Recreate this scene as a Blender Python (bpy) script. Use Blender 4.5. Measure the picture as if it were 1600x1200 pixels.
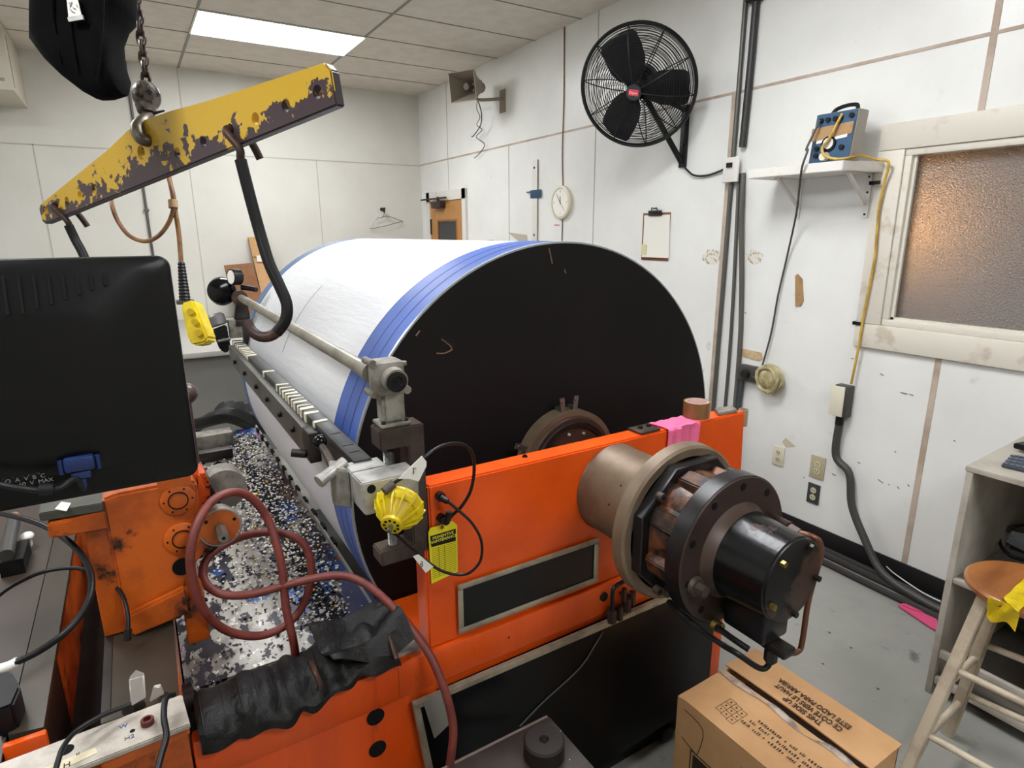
import bpy, bmesh, math, random
from mathutils import Vector, Matrix
PI=math.pi; random.seed(7)
for o in list(bpy.data.objects): bpy.data.objects.remove(o)
S=bpy.context.scene; COL=S.collection
# ---------------------------------------------------------------- camera, world, exposure
YAW,PIT,ROL,FPX=math.radians(31.728),math.radians(14.092),math.radians(-.273),947.45
CAM=Vector((0,0,1.687))
FW=Vector((math.sin(YAW)*math.cos(PIT),math.cos(YAW)*math.cos(PIT),-math.sin(PIT)))
R0=Vector((math.cos(YAW),-math.sin(YAW),0)); U0=R0.cross(FW)
RT=R0*math.cos(ROL)+U0*math.sin(ROL); UP=-R0*math.sin(ROL)+U0*math.cos(ROL)
cd=bpy.data.cameras.new('camera'); co=bpy.data.objects.new('camera',cd); COL.objects.link(co)
cd.sensor_width=36; cd.lens=36*FPX/1600; cd.clip_start=.02
co.matrix_world=Matrix(((RT.x,UP.x,-FW.x,0),(RT.y,UP.y,-FW.y,0),(RT.z,UP.z,-FW.z,CAM.z),(0,0,0,1)))
S.camera=co
W=bpy.data.worlds.new('room_air'); S.world=W; W.use_nodes=True
W.node_tree.nodes['Background'].inputs[0].default_value=(.8,.8,.82,1); W.node_tree.nodes['Background'].inputs[1].default_value=.25
S.view_settings.view_transform='Standard'; S.view_settings.look='None'; S.view_settings.gamma=1
S.view_settings.exposure=0.0
PANEL_STRENGTH=28
def ray(px,py): return FW+RT*((px-800)/FPX)-UP*((py-600)/FPX)
def P(px,py,ax,v):                                   # where a sight line meets the plane ax = v
    d=ray(px,py); i='xyz'.index(ax); return CAM+d*((v-CAM[i])/d[i])
def D(px,py,w): return CAM+ray(px,py)*w              # a point at a given distance in front of the camera
# ---------------------------------------------------------------- materials
def lin(h):
    if not isinstance(h,str): return tuple(h)+(1,)
    v=[int(h[i:i+2],16)/255 for i in (0,2,4)]
    return tuple(c/12.92 if c<=.04045 else ((c+.055)/1.055)**2.4 for c in v)+(1,)
MATS={}
def M(name,c,r=.5,m=0,c2=None,sc=6,lo=.45,hi=.55,det=6,bump=0,bs=60,emi=0,c3=None,sc3=20,lo3=.6,hi3=.65,coat=0,spec=.5,trans=0,stretch=None,rough2=None):
    if name in MATS: return MATS[name]
    mt=bpy.data.materials.new(name); mt.use_nodes=True; N=mt.node_tree.nodes; L=mt.node_tree.links; b=N['Principled BSDF']
    b.inputs['Base Color'].default_value=lin(c); b.inputs['Roughness'].default_value=r; b.inputs['Metallic'].default_value=m
    if max(lin(c)[:3])<.02 and spec==.5 and not m: spec=.28
    b.inputs['Coat Weight'].default_value=coat; b.inputs['Specular IOR Level'].default_value=spec; b.inputs['Transmission Weight'].default_value=trans
    tc=N.new('ShaderNodeTexCoord'); src=tc.outputs['Object']
    if stretch:
        mp=N.new('ShaderNodeMapping'); mp.inputs['Scale'].default_value=stretch; L.new(src,mp.inputs['Vector']); src=mp.outputs['Vector']
    def noise(s,d=6,ro=.6):
        n=N.new('ShaderNodeTexNoise'); n.inputs['Scale'].default_value=s; n.inputs['Detail'].default_value=d; n.inputs['Roughness'].default_value=ro; L.new(src,n.inputs['Vector']); return n.outputs['Fac']
    def ramp(f,a,z):
        q=N.new('ShaderNodeMapRange'); q.inputs['From Min'].default_value=a; q.inputs['From Max'].default_value=z; L.new(f,q.inputs['Value']); return q.outputs['Result']
    def mix(f,a,z):
        q=N.new('ShaderNodeMix'); q.data_type='RGBA'; L.new(f,q.inputs['Factor'])
        for s,v in ((6,a),(7,z)):
            if isinstance(v,tuple): q.inputs[s].default_value=v
            else: L.new(v,q.inputs[s])
        return q.outputs[2]
    out=None
    if c2:
        f=ramp(noise(sc,det),lo,hi); out=mix(f,lin(c),lin(c2))
        if rough2 is not None:
            q=N.new('ShaderNodeMapRange'); q.inputs['To Min'].default_value=r; q.inputs['To Max'].default_value=rough2; L.new(f,q.inputs['Value']); L.new(q.outputs['Result'],b.inputs['Roughness'])
    if c3:
        f=ramp(noise(sc3,det,.65),lo3,hi3); out=mix(f,out if out is not None else lin(c),lin(c3))
    if out is not None: L.new(out,b.inputs['Base Color'])
    if bump:
        bp=N.new('ShaderNodeBump'); bp.inputs['Strength'].default_value=bump; bp.inputs['Distance'].default_value=.01; L.new(noise(bs),bp.inputs['Height']); L.new(bp.outputs['Normal'],b.inputs['Normal'])
    if emi:
        b.inputs['Emission Color'].default_value=lin(c); b.inputs['Emission Strength'].default_value=emi
    MATS[name]=mt; return mt
wallm=M('white wall paint','e8e8e4',.3,c2='dededa',sc=2.2,lo=.35,hi=.7,c3='c9c5ba',sc3=9,lo3=.66,hi3=.8,bump=.05,bs=14)
wallb=M('back wall paint','d8d6ce',.45,c2='cecbc2',sc=1.6,lo=.35,hi=.7,bump=.04,bs=10)
seamm=M('bare joint strip','bfae9f',.6,c2='a99684',sc=6,lo=.4,hi=.6)
ceilm=M('ceiling board','dad1c6',.85,c2='d2c9bd',sc=8,lo=.4,hi=.6,bump=.15,bs=160)
ceilseam=M('ceiling joint','8d8a80',.7)
floorm=M('grey painted concrete','9c9b94',.42,c2='8a8a83',sc=1.7,lo=.35,hi=.65,c3='5d605d',sc3=11,lo3=.62,hi3=.72,bump=.06,bs=25)
basem=M('black rubber skirting','1d1c1c',.5)
creamm=M('cream window frame paint','d8d2c5',.45,c2='c3b7a4',sc=9,lo=.55,hi=.68,c3='8a7c6c',sc3=28,lo3=.72,hi3=.76)
orange=M('orange machine paint','e8570c',.36,c2='d54b08',sc=4,lo=.4,hi=.65,c3='7c2406',sc3=13,lo3=.7,hi3=.76,bump=.05,bs=30)
oranged=M('oily shaded orange paint','c25a12',.42,c2='8f3f0c',sc=7,lo=.42,hi=.62,c3='2a1208',sc3=9,lo3=.57,hi3=.64,bump=.15,bs=30)  # oil stains, with the monitor's shade also put into the darker colour
blackm=M('black satin paint','0f0f10',.45,c2='171616',sc=5,lo=.4,hi=.6)
discm=M('black drum end plate','100f0f',.6,spec=.2,c2='151212',sc=3,lo=.4,hi=.65,c3='221d1b',sc3=16,lo3=.72,hi3=.8)
whitew=M('white film wrap','d2d3d5',.4,c2='c7c9cc',sc=1.5,lo=.4,hi=.7,bump=.35,bs=7,stretch=(3,.35,3),spec=.4)
bluem=M('blue tape band','4865b0',.45,c2='3c5490',sc=3,lo=.35,hi=.7)
blued=M('dark tape edge','1d2c66',.5)
greyline=M('drum crease line','8b8d90',.6)
steel=M('dull machined steel','8f8f8b',.34,m=.85,c2='6f6e69',sc=12,lo=.4,hi=.65)
alu=M('worn light metal','b7b6b0',.42,m=.45,c2='8c8981',sc=14,lo=.45,hi=.62,c3='5b5650',sc3=30,lo3=.68,hi3=.74)
cast=M('grey cast fitting','8e8a80',.55,m=.25,c2='6a655c',sc=22,lo=.42,hi=.6,bump=.12,bs=60)
brownst=M('oxidised brown steel','54483f',.5,m=.45,c2='3a2f2a',sc=8,lo=.4,hi=.6)
darkst=M('dark oily steel','34302c',.4,m=.5,c2='211d1b',sc=9,lo=.4,hi=.62)
tan=M('tan tarnished steel','76644f',.45,m=.3,c2='50392d',sc=5,lo=.38,hi=.66,c3='3b2a22',sc3=24,lo3=.7,hi3=.74)
tan2=M('tan flange steel','7c6c58',.45,m=.3,c2='665444',sc=6,lo=.4,hi=.66)
gear=M('black gear casing','241d1a',.36,m=.25,c2='6b4129',sc=7,lo=.5,hi=.6,c3='121111',sc3=13,lo3=.55,hi3=.65,bump=.08,bs=40)
plate=M('brown black end plate','3a2a26',.5,m=.25,c2='2f2320',sc=5,lo=.4,hi=.6)
gloss=M('glossy black motor paint','0b0b0d',.26,spec=.5,c2='3f302a',sc=6,lo=.6,hi=.62,rough2=.5,bump=.08,bs=35,coat=.1)
way=M('oily way surface','443d33',.38,m=.3,c2='312b25',sc=3,lo=.4,hi=.62,stretch=(1,.5,1))
pit=M('grimy black','0c0b0a',.6,spec=.2,c2='191614',sc=15,lo=.45,hi=.6)
rubber=M('black rubber','0e0e0f',.45)
cablem=M('black cable','151517',.38)
hosem=M('red rubber hose','7b3a32',.5,c2='6a3029',sc=18,lo=.45,hi=.6)
monm=M('black monitor plastic','0d0d0e',.32,bump=.06,bs=700)
monm2=M('black monitor label area','090909',.45)
slotm=M('vent slot','020202',.8)
vga=M('blue plug plastic','182b5c',.4)
white=M('white plastic','e4e2dc',.5)
paper=M('paper','e6e3da',.7)
yellowp_old=M('chipped yellow paint unused','dcae22',.42,c2='463436',sc=3.6,lo=.515,hi=.525,det=10,c3='463436',sc3=26,lo3=.66,hi3=.67,bump=.1,bs=25,rough2=.55)
beamed=M('dark bare beam edge','3b3338',.5,c2='2a2528',sc=9,lo=.4,hi=.6)
sleeve=M('black hook sleeve','080808',.5)
rust=M('rusty dark iron','3a2b26',.5,m=.4,c2='5b3d30',sc=14,lo=.5,hi=.65)
chainm=M('greasy chain','4a4038',.32,m=.8,c2='2b2320',sc=30,lo=.4,hi=.6)
greasy=M('greasy hook block','6a6258',.3,m=.7,c2='1d1917',sc=30,lo=.42,hi=.56,bump=.5,bs=50)
yplast=M('bright yellow plastic','e3cc12',.42,c2='c9ae0c',sc=15,lo=.4,hi=.6,c3='2b2307',sc3=22,lo3=.66,hi3=.7)
cordm=M('tan brown cord','8a5f33',.55,c2='6b4525',sc=30,lo=.4,hi=.6)
ycord=M('yellow wall cord','c9a548',.5,c2='a58236',sc=14,lo=.45,hi=.6)
greyc=M('grey flexible conduit','3f3e3b',.5)
conduit=M('grey conduit','5c5c57',.42,m=.4)
clothm=M('black bag cloth','060606',.9,spec=.1,c2='09090a',sc=9,lo=.4,hi=.6,bump=.2,bs=160)
card=M('brown cardboard','bd9468',.75,c2='b3895b',sc=6,lo=.4,hi=.6,c3='8f683f',sc3=5,lo3=.68,hi3=.82)
cardd=M('darker cardboard','8f6240',.75,c2='7f5536',sc=7,lo=.4,hi=.6)
ink=M('dark printing ink','2a1d15',.7)
clear=M('shiny packing tape','b5a79b',.15,c2='7a6a60',sc=16,lo=.4,hi=.6,bump=.6,bs=30,coat=.6)
pink=M('pink shop cloth','ef6f9a',.85,c2='e56490',sc=20,lo=.4,hi=.6,bump=.2,bs=120)
tapeb=M('brown packing tape','85603a',.3,c2='7a5632',sc=8,lo=.4,hi=.6)
core=M('pale tape core','d9c3bd',.7)
duct=M('silver duct tape','908d86',.35,m=.3,bump=.2,bs=40)
wood=M('varnished wood door','b9854a',.4,c2='a87339',sc=5,lo=.4,hi=.6,stretch=(6,6,.7))
seatw=M('varnished stool seat','9c6436',.3,c2='7c4a26',sc=4,lo=.4,hi=.62,c3='2a1810',sc3=7,lo3=.68,hi3=.72,stretch=(1,4,1))
legw=M('scuffed cream paint','c4b7a1',.5,c2='a89a85',sc=8,lo=.45,hi=.6,c3='4a4038',sc3=18,lo3=.7,hi3=.73)
cab=M('grey cabinet paint','b3ada1',.5,c2='9d968a',sc=5,lo=.4,hi=.6,c3='4a453e',sc3=22,lo3=.72,hi3=.75)
cabin=M('darker cabinet inside','6d675d',.6,c2='565047',sc=5,lo=.4,hi=.65)  # inside boards in a darker tone than the outer paint
tabm=M('grey bench','7d7b74',.55,c2='74726b',sc=2,lo=.4,hi=.6)
taglm=M('yellow tag card','e6d71f',.55)
tagbl=M('tag black print','1d190c',.6)
shelfw=M('white shelf paint','dcd9d2',.45,c2='c7c0b2',sc=12,lo=.6,hi=.7)
bluep=M('blue instrument panel','265071',.42,c2='1f4663',sc=14,lo=.4,hi=.6)
ivory=M('ivory outlet plastic','d9d3bd',.4)
beige=M('beige outlet plate','b3a98c',.4)
spk=M('beige horn plastic','8e8273',.5)
spkd=M('dark horn throat','5b5047',.6)
bundle=M('black wrinkled wrap','101010',.45,spec=.3,c2='1b1a19',sc=12,lo=.4,hi=.6,bump=.8,bs=22)
tarp=M('black rumpled sheet','1a1a1a',.5,c2='2c2c2b',sc=6,lo=.4,hi=.6,bump=.7,bs=9)
trim=M('tan metal trim','a79c88',.42,m=.3,c2='8b8070',sc=14,lo=.45,hi=.6)
stainm=M('old glue stain','b8a06f',.7,c2='8a6c42',sc=20,lo=.45,hi=.6)
maskt=M('brown paper tape','a58258',.6,c2='8d6a45',sc=14,lo=.45,hi=.6)
brass=M('brass fitting','8f7a3c',.3,m=.8)
red=M('red paint','a01c1c',.4)
clockf=M('clock face','efece2',.35)
panelm=M('fluorescent diffuser','fafcff',.5,emi=PANEL_STRENGTH)
def nodemat(name):
    mt=bpy.data.materials.new(name); mt.use_nodes=True; MATS[name]=mt; return mt,mt.node_tree.nodes,mt.node_tree.links,mt.node_tree.nodes['Principled BSDF']
# paint-splattered tray metal
traym,N,L,b=nodemat('paint splattered sheet metal'); b.inputs['Roughness'].default_value=.25; b.inputs['Metallic'].default_value=.45
tc=N.new('ShaderNodeTexCoord')
def nz(s,off,d=5,ro=.6):
    mp=N.new('ShaderNodeMapping'); mp.inputs['Location'].default_value=(off,off*2,off*3); mp.inputs['Scale'].default_value=(1,.55,1); L.new(tc.outputs['Object'],mp.inputs['Vector'])
    n=N.new('ShaderNodeTexNoise'); n.inputs['Scale'].default_value=s; n.inputs['Detail'].default_value=d; n.inputs['Roughness'].default_value=ro; L.new(mp.outputs['Vector'],n.inputs['Vector']); return n.outputs['Fac']
cur=lin('b9b6ae')
for s,off,lo,hi,col in ((5,0,.40,.56,'8d8880'),(2.4,9,.54,.6,'4a3733'),(11,3,.56,.58,'2a2434'),(26,5,.57,.59,'15121c'),(4.5,14,.60,.62,'1f4f8e'),(6,27,.66,.68,'8a3d86'),(9,33,.67,.69,'c2a233'),(42,41,.62,.64,'e2e0da'),(10,51,.64,.66,'7a3026'),(70,61,.60,.62,'16131d')):
    q=N.new('ShaderNodeMapRange'); q.inputs['From Min'].default_value=lo; q.inputs['From Max'].default_value=hi; L.new(nz(s,off),q.inputs['Value'])
    x=N.new('ShaderNodeMix'); x.data_type='RGBA'; L.new(q.outputs['Result'],x.inputs['Factor'])
    if isinstance(cur,tuple): x.inputs[6].default_value=cur
    else: L.new(cur,x.inputs[6])
    x.inputs[7].default_value=lin(col); cur=x.outputs[2]
L.new(cur,b.inputs['Base Color'])
# pebbled privacy glass
glassm,N,L,b=nodemat('pebbled privacy glass'); b.inputs['Base Color'].default_value=(.80,.77,.74,1); b.inputs['Roughness'].default_value=.5; b.inputs['Transmission Weight'].default_value=.8; b.inputs['IOR'].default_value=1.3
tc=N.new('ShaderNodeTexCoord'); n=N.new('ShaderNodeTexVoronoi'); n.inputs['Scale'].default_value=130; L.new(tc.outputs['Object'],n.inputs['Vector'])
bp=N.new('ShaderNodeBump'); bp.inputs['Strength'].default_value=.9; bp.inputs['Distance'].default_value=.006; L.new(n.outputs['Distance'],bp.inputs['Height']); L.new(bp.outputs['Normal'],b.inputs['Normal'])
# ---------------------------------------------------------------- mesh builder
class MB:
    def __init__(s): s.bm=bmesh.new()
    def _f(s,fs,mi):
        for f in fs: f.material_index=mi
    def box(s,x0,x1,y0,y1,z0,z1,bev=0,mi=0,mat=None):
        t=bmesh.new(); bmesh.ops.create_cube(t,size=1)
        c=Vector(((x0+x1)/2,(y0+y1)/2,(z0+z1)/2)); d=(abs(x1-x0),abs(y1-y0),abs(z1-z0))
        for v in t.verts: v.co=Vector((v.co.x*d[0],v.co.y*d[1],v.co.z*d[2]))
        if bev: bmesh.ops.bevel(t,geom=t.edges[:],offset=min(bev,min(d)*.45),segments=2,affect='EDGES',profile=.5)
        for v in t.verts: v.co=(mat@v.co if mat else v.co)+c
        s._add(t,mi); return s
    def obox(s,c,ax,ay,az,dx,dy,dz,bev=0,mi=0):      # box about a centre with its own axes
        m=Matrix((Vector(ax).normalized(),Vector(ay).normalized(),Vector(az).normalized())).transposed()
        c=Vector(c); return s.box(c.x-dx/2,c.x+dx/2,c.y-dy/2,c.y+dy/2,c.z-dz/2,c.z+dz/2,bev,mi,m)
    def _add(s,t,mi):
        vm={v:s.bm.verts.new(v.co) for v in t.verts}
        for f in t.faces:
            try: nf=s.bm.faces.new([vm[v] for v in f.verts]); nf.material_index=mi if f.material_index==0 else f.material_index
            except ValueError: pass
        t.free()
    def lathe(s,o,ax,prof,n=32,mi=0,cap=True,ref=None):
        o=Vector(o); ax=Vector(ax).normalized(); a=Vector(ref) if ref else (Vector((0,0,1)) if abs(ax.z)<.9 else Vector((1,0,0))); a=(a-ax*a.dot(ax)).normalized(); b=ax.cross(a)
        rings=[[s.bm.verts.new(o+ax*t+(a*math.cos(2*PI*k/n)+b*math.sin(2*PI*k/n))*max(r,1e-5)) for k in range(n)] for t,r in prof]
        for A,B in zip(rings,rings[1:]):
            for k in range(n): s.bm.faces.new((A[k],A[(k+1)%n],B[(k+1)%n],B[k])).material_index=mi
        if cap:
            for q in (rings[0],rings[-1]): s.bm.faces.new(q).material_index=mi
        return s
    def cyl(s,p0,p1,r0,r1=None,n=24,mi=0):
        p0=Vector(p0);p1=Vector(p1); return s.lathe(p0,p1-p0,[(0,r0),((p1-p0).length,r0 if r1 is None else r1)],n,mi)
    def ball(s,c,r,sc=(1,1,1),n=16,mi=0):
        t=bmesh.new(); bmesh.ops.create_uvsphere(t,u_segments=n,v_segments=max(6,n//2+2),radius=1)
        for v in t.verts: v.co=Vector(c)+Vector((v.co.x*sc[0],v.co.y*sc[1],v.co.z*sc[2]))*r
        s._add(t,mi); return s
    def tube(s,pts,r,n=10,sub=6,mi=0,closed=False):
        pts=[Vector(p) for p in pts]; out=[]
        if sub>1 and len(pts)>2:
            m=len(pts)
            for i in range(m if closed else m-1):
                g=lambda k: pts[k%m] if closed else pts[max(0,min(m-1,k))]
                a,b,c,d=g(i-1),g(i),g(i+1),g(i+2)
                for j in range(sub):
                    t=j/sub; out.append(.5*((2*b)+(c-a)*t+(2*a-5*b+4*c-d)*t*t+(3*b-a-3*c+d)*t**3))
            if not closed: out.append(pts[-1])
        else: out=pts
        m=len(out); T=[((out[(i+1)%m] if closed else out[min(i+1,m-1)])-(out[i-1] if closed else out[max(i-1,0)])).normalized() for i in range(m)]
        a=T[0].orthogonal().normalized(); rings=[]
        for i in range(m):
            a=(a-T[i]*a.dot(T[i])); a=a.normalized() if a.length>1e-6 else T[i].orthogonal().normalized(); b=T[i].cross(a)
            rr=r(i/(m-1)) if callable(r) else r
            rings.append([s.bm.verts.new(out[i]+(a*math.cos(2*PI*k/n)+b*math.sin(2*PI*k/n))*rr) for k in range(n)])
        seq=list(zip(rings,rings[1:]))
        if closed: seq.append((rings[-1],rings[0]))
        for A,B in seq:
            for k in range(n): s.bm.faces.new((A[k],A[(k+1)%n],B[(k+1)%n],B[k])).material_index=mi
        if not closed:
            for q in (rings[0],rings[-1]): s.bm.faces.new(q).material_index=mi
        return s
    def prism(s,pts,ext,mi=0,bev=0):
        t=bmesh.new(); ext=Vector(ext); A=[t.verts.new(Vector(p)) for p in pts]; B=[t.verts.new(Vector(p)+ext) for p in pts]; n=len(pts)
        t.faces.new(A); t.faces.new(B[::-1])
        for k in range(n): t.faces.new((A[k],B[k],B[(k+1)%n],A[(k+1)%n]))
        bmesh.ops.recalc_face_normals(t,faces=t.faces[:])
        if bev: bmesh.ops.bevel(t,geom=t.edges[:],offset=bev,segments=2,affect='EDGES')
        s._add(t,mi); return s
    def sheet(s,fn,nu,nv,th=.002,mi=0):               # fn(u,v) -> point, a thin solid sheet
        g=[[fn(i/nu,j/nv) for j in range(nv+1)] for i in range(nu+1)]
        def nrm(i,j):
            a=g[min(i+1,nu)][j]-g[max(i-1,0)][j]; b=g[i][min(j+1,nv)]-g[i][max(j-1,0)]; c=a.cross(b); return c.normalized() if c.length>1e-12 else Vector((0,0,1))
        A=[[s.bm.verts.new(g[i][j]) for j in range(nv+1)] for i in range(nu+1)]
        B=[[s.bm.verts.new(g[i][j]-nrm(i,j)*th) for j in range(nv+1)] for i in range(nu+1)]
        F=lambda *q: setattr(s.bm.faces.new(q),'material_index',mi)
        for i in range(nu):
            for j in range(nv): F(A[i][j],A[i+1][j],A[i+1][j+1],A[i][j+1]); F(B[i][j],B[i][j+1],B[i+1][j+1],B[i+1][j])
        for i in range(nu): F(A[i][0],B[i][0],B[i+1][0],A[i+1][0]); F(A[i][nv],A[i+1][nv],B[i+1][nv],B[i][nv])
        for j in range(nv): F(A[0][j],A[0][j+1],B[0][j+1],B[0][j]); F(A[nu][j],B[nu][j],B[nu][j+1],A[nu][j+1])
        return s
    def build(s,name,mats,parent=None,smooth=True):
        bm=s.bm; bmesh.ops.recalc_face_normals(bm,faces=bm.faces[:])
        if parent is not None: off=worldloc(parent)
        else:
            xs=[v.co for v in bm.verts]; mn=Vector([min(v[i] for v in xs) for i in range(3)]); mx=Vector([max(v[i] for v in xs) for i in range(3)]); off=Vector(((mn.x+mx.x)/2,(mn.y+mx.y)/2,mn.z))
        for v in bm.verts: v.co-=off
        if smooth:
            for f in bm.faces: f.smooth=True
            for e in bm.edges:
                if len(e.link_faces)==2 and e.calc_face_angle(0)>math.radians(38): e.smooth=False
        me=bpy.data.meshes.new(name); bm.to_mesh(me); bm.free()
        for m in (mats if isinstance(mats,(list,tuple)) else [mats]): me.materials.append(m)
        o=bpy.data.objects.new(name,me); COL.objects.link(o)
        if parent is not None: o.parent=parent
        else: o.location=off
        return o
def worldloc(o):
    l=Vector(o.location)
    while o.parent: o=o.parent; l=l+Vector(o.location)
    return l
def tag(o,label=None,cat=None,group=None,kind=None):
    if label: o['label']=label
    if cat: o['category']=cat
    if group: o['group']=group
    if kind: o['kind']=kind
    return o
def thing(name,loc,label,cat,group=None):
    o=bpy.data.objects.new(name,None); COL.objects.link(o); o.location=Vector(loc); o.empty_display_size=.05
    return tag(o,label,cat,group)
def struct(name,mb,m): return tag(mb.build(name,m),kind='structure')
def text(name,body,size,origin,xd,yd,mat,parent,ext=.0006,bold=0,align='LEFT',fit=None):
    cu=bpy.data.curves.new(name,'FONT'); cu.body=body; cu.size=size; cu.extrude=ext/size*size; cu.offset=bold*size; cu.align_x=align; cu.space_line=.95
    t=bpy.data.objects.new('tmp',cu); COL.objects.link(t); dg=bpy.context.evaluated_depsgraph_get(); me=bpy.data.meshes.new_from_object(t.evaluated_get(dg)); bpy.data.objects.remove(t); bpy.data.curves.remove(cu)
    xd=Vector(xd).normalized(); yd=Vector(yd); yd=(yd-xd*yd.dot(xd)).normalized(); zd=xd.cross(yd); m=Matrix((xd,yd,zd)).transposed(); off=Vector(origin)-worldloc(parent)
    k=fit/max(v.co.x for v in me.vertices) if fit else 1
    for v in me.vertices: v.co=m@Vector((v.co.x*k,v.co.y,v.co.z))+off
    me.materials.clear(); me.materials.append(mat); me.name=name
    o=bpy.data.objects.new(name,me); COL.objects.link(o); o.parent=parent; return o
X,Y,Z=Vector((1,0,0)),Vector((0,1,0)),Vector((0,0,1))
WX,BY,CZ=3.016,6.87,3.18
# ---------------------------------------------------------------- the room
LX,FY=-3.2,-3.4
wy0,wy1,wz0,wz1=-.75,1.515,1.247,2.037                # window opening in the right wall
mb=MB(); T=.16
mb.box(WX,WX+T,FY,wy0,0,CZ).box(WX,WX+T,wy1,BY,0,CZ).box(WX,WX+T,wy0,wy1,0,wz0).box(WX,WX+T,wy0,wy1,wz1,CZ)
SZ=2.438
mb.box(WX-.003,WX,FY,BY,SZ-.007,SZ+.007,mi=1)
for y in (6.146,4.913,3.70): mb.box(WX-.003,WX,y-.004,y+.004,0,SZ,mi=2)
for y in (6.146,3.70): mb.box(WX-.003,WX,y-.004,y+.004,SZ,CZ,mi=2)
mb.box(WX-.003,WX,2.475,2.50,0,SZ-.0072,mi=1)
mb.box(WX-.003,WX,1.24,1.265,SZ+.0072,CZ,mi=1).box(WX-.003,WX,1.24,1.265,2.153,SZ-.0072,mi=1).box(WX-.003,WX,1.24,1.265,.11,1.14,mi=1)
struct('wall_right',mb,[wallm,seamm,M('painted joint','b5b1a6',.6)])
mb=MB(); mb.box(LX,WX+T,BY,BY+T,0,CZ); mb.box(LX,WX,BY-.003,BY,SZ-.012,SZ-.002,mi=1)
for x,z0,z1 in ((.612,0,CZ),(1.826,0,SZ),(-.57,0,SZ)): mb.box(x-.004,x+.004,BY-.003,BY,z0,z1,mi=1)
struct('wall_back',mb,[wallb,M('painted joint',0)])
struct('wall_left',MB().box(LX-T,LX,FY,BY+T,0,CZ),wallb)
struct('wall_front',MB().box(LX-T,WX+T,FY-T,FY,0,CZ),wallb)
struct('floor',MB().box(LX-T,WX+T,FY-T,BY+T,-.1,0),floorm)
mb=MB(); mb.box(LX-T,WX+T,FY-T,BY+T,CZ,CZ+.1)
for k in range(-16,4): mb.box(LX,WX,5.09+.597*k-.004,5.09+.597*k+.004,CZ-.004,CZ,mi=1)
for x in (-1.79,-.585,.625,1.81): mb.box(x-.009,x+.009,FY,BY,CZ-.005,CZ,mi=1)
struct('ceiling',mb,[ceilm,ceilseam])
struct('baseboard_right',MB().box(WX-.012,WX,FY,BY,0,.113,bev=.003),basem)
struct('baseboard_back',MB().box(LX,WX-.013,BY-.012,BY,0,.113),basem)
# ceiling lights
lights=[(1.22,5.385,'bright fluorescent panel in the ceiling above the drum, ahead of the others')]
for i,(x,y) in enumerate([(1.22,2.4-.6),(-1.2,3.6),(-1.2,.6),(1.22,-1.2)]): lights.append((x,y,None))
for i_,(x,y,lab) in enumerate(lights):
    t=thing('ceiling_light',(x,y,CZ-.012),lab or 'fluorescent ceiling panel outside the view, '+('overhead, near the right wall','overhead at the left above the bench side','overhead at the left beside the viewer','behind the viewer at the right')[i_-1],'light','fluorescent ceiling panels')
    MB().box(x-.6,x+.6,y-.298,y-.287,CZ-.012,CZ-.0045).box(x-.6,x+.6,y+.287,y+.298,CZ-.012,CZ-.0045).box(x-.6,x-.588,y-.286,y+.286,CZ-.012,CZ-.0045).box(x+.588,x+.6,y-.286,y+.286,CZ-.012,CZ-.0045).build('frame',white,t)
    MB().box(x-.586,x+.586,y-.285,y+.285,CZ-.009,CZ-.0045).build('diffuser',panelm,t)
# window with frame, sash and glass; dim corridor beyond
mb=MB(); f=.115; px0=WX-.022
mb.box(px0,WX,wy0-f,wy1+f,wz1,wz1+f,bev=.004).box(px0,WX,wy0-f,wy1+f,wz0-f,wz0,bev=.004).box(px0,WX,wy1,wy1+f,wz0+.001,wz1-.001,bev=.004).box(px0,WX,wy0-f,wy0,wz0+.001,wz1-.001,bev=.004)
g=.03
mb.box(WX-.012,WX+.05,wy0,wy1,wz1-g,wz1,bev=.004).box(WX-.012,WX+.05,wy0,wy1,wz0,wz0+g,bev=.004).box(WX-.012,WX+.05,wy1-g,wy1,wz0+g,wz1-g,bev=.004).box(WX-.012,WX+.05,wy0,wy0+g,wz0+g,wz1-g,bev=.004)
mb.box(WX+.005,WX+.02,wy0+.02,wy1-.02,wz0-.001+g,wz0+g+.012).box(WX+.005,WX+.02,wy1-g-.014,wy1-g+.001,wz0+g,wz1-g)
win=struct('window_1',mb,creamm)
gl=MB().box(WX+.05,WX+.056,wy0+.01,wy1-.01,wz0+.01,wz1-.01).build('glass_pane',glassm,win)
nr=MB(); nr.box(WX+1.6,WX+1.7,-2.6,3.4,0,CZ).box(WX+T,WX+1.6,3.3,3.4,0,CZ).box(WX+T,WX+1.6,-2.6,-2.5,0,CZ).box(WX+T,WX+1.7,-2.6,3.4,-.1,0).box(WX+T,WX+1.7,-2.6,3.4,2.6,2.7)
struct('wall_corridor',nr,M('corridor brown paint','7b6a58',.7))
LPp=P(1437,350,'x',WX+.95)
t=thing('corridor_lamp',LPp,'warm corridor lamp glowing behind the left edge of the pebbled glass','lamp')
MB().cyl(LPp+Z*.13,(LPp.x,LPp.y,2.6),.02).build('stem',brass,t)
MB().ball(LPp,.2,(.8,.8,1.2)).build('globe',M('warm globe glass','ffb86a',.4,emi=3.2),t)
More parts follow.
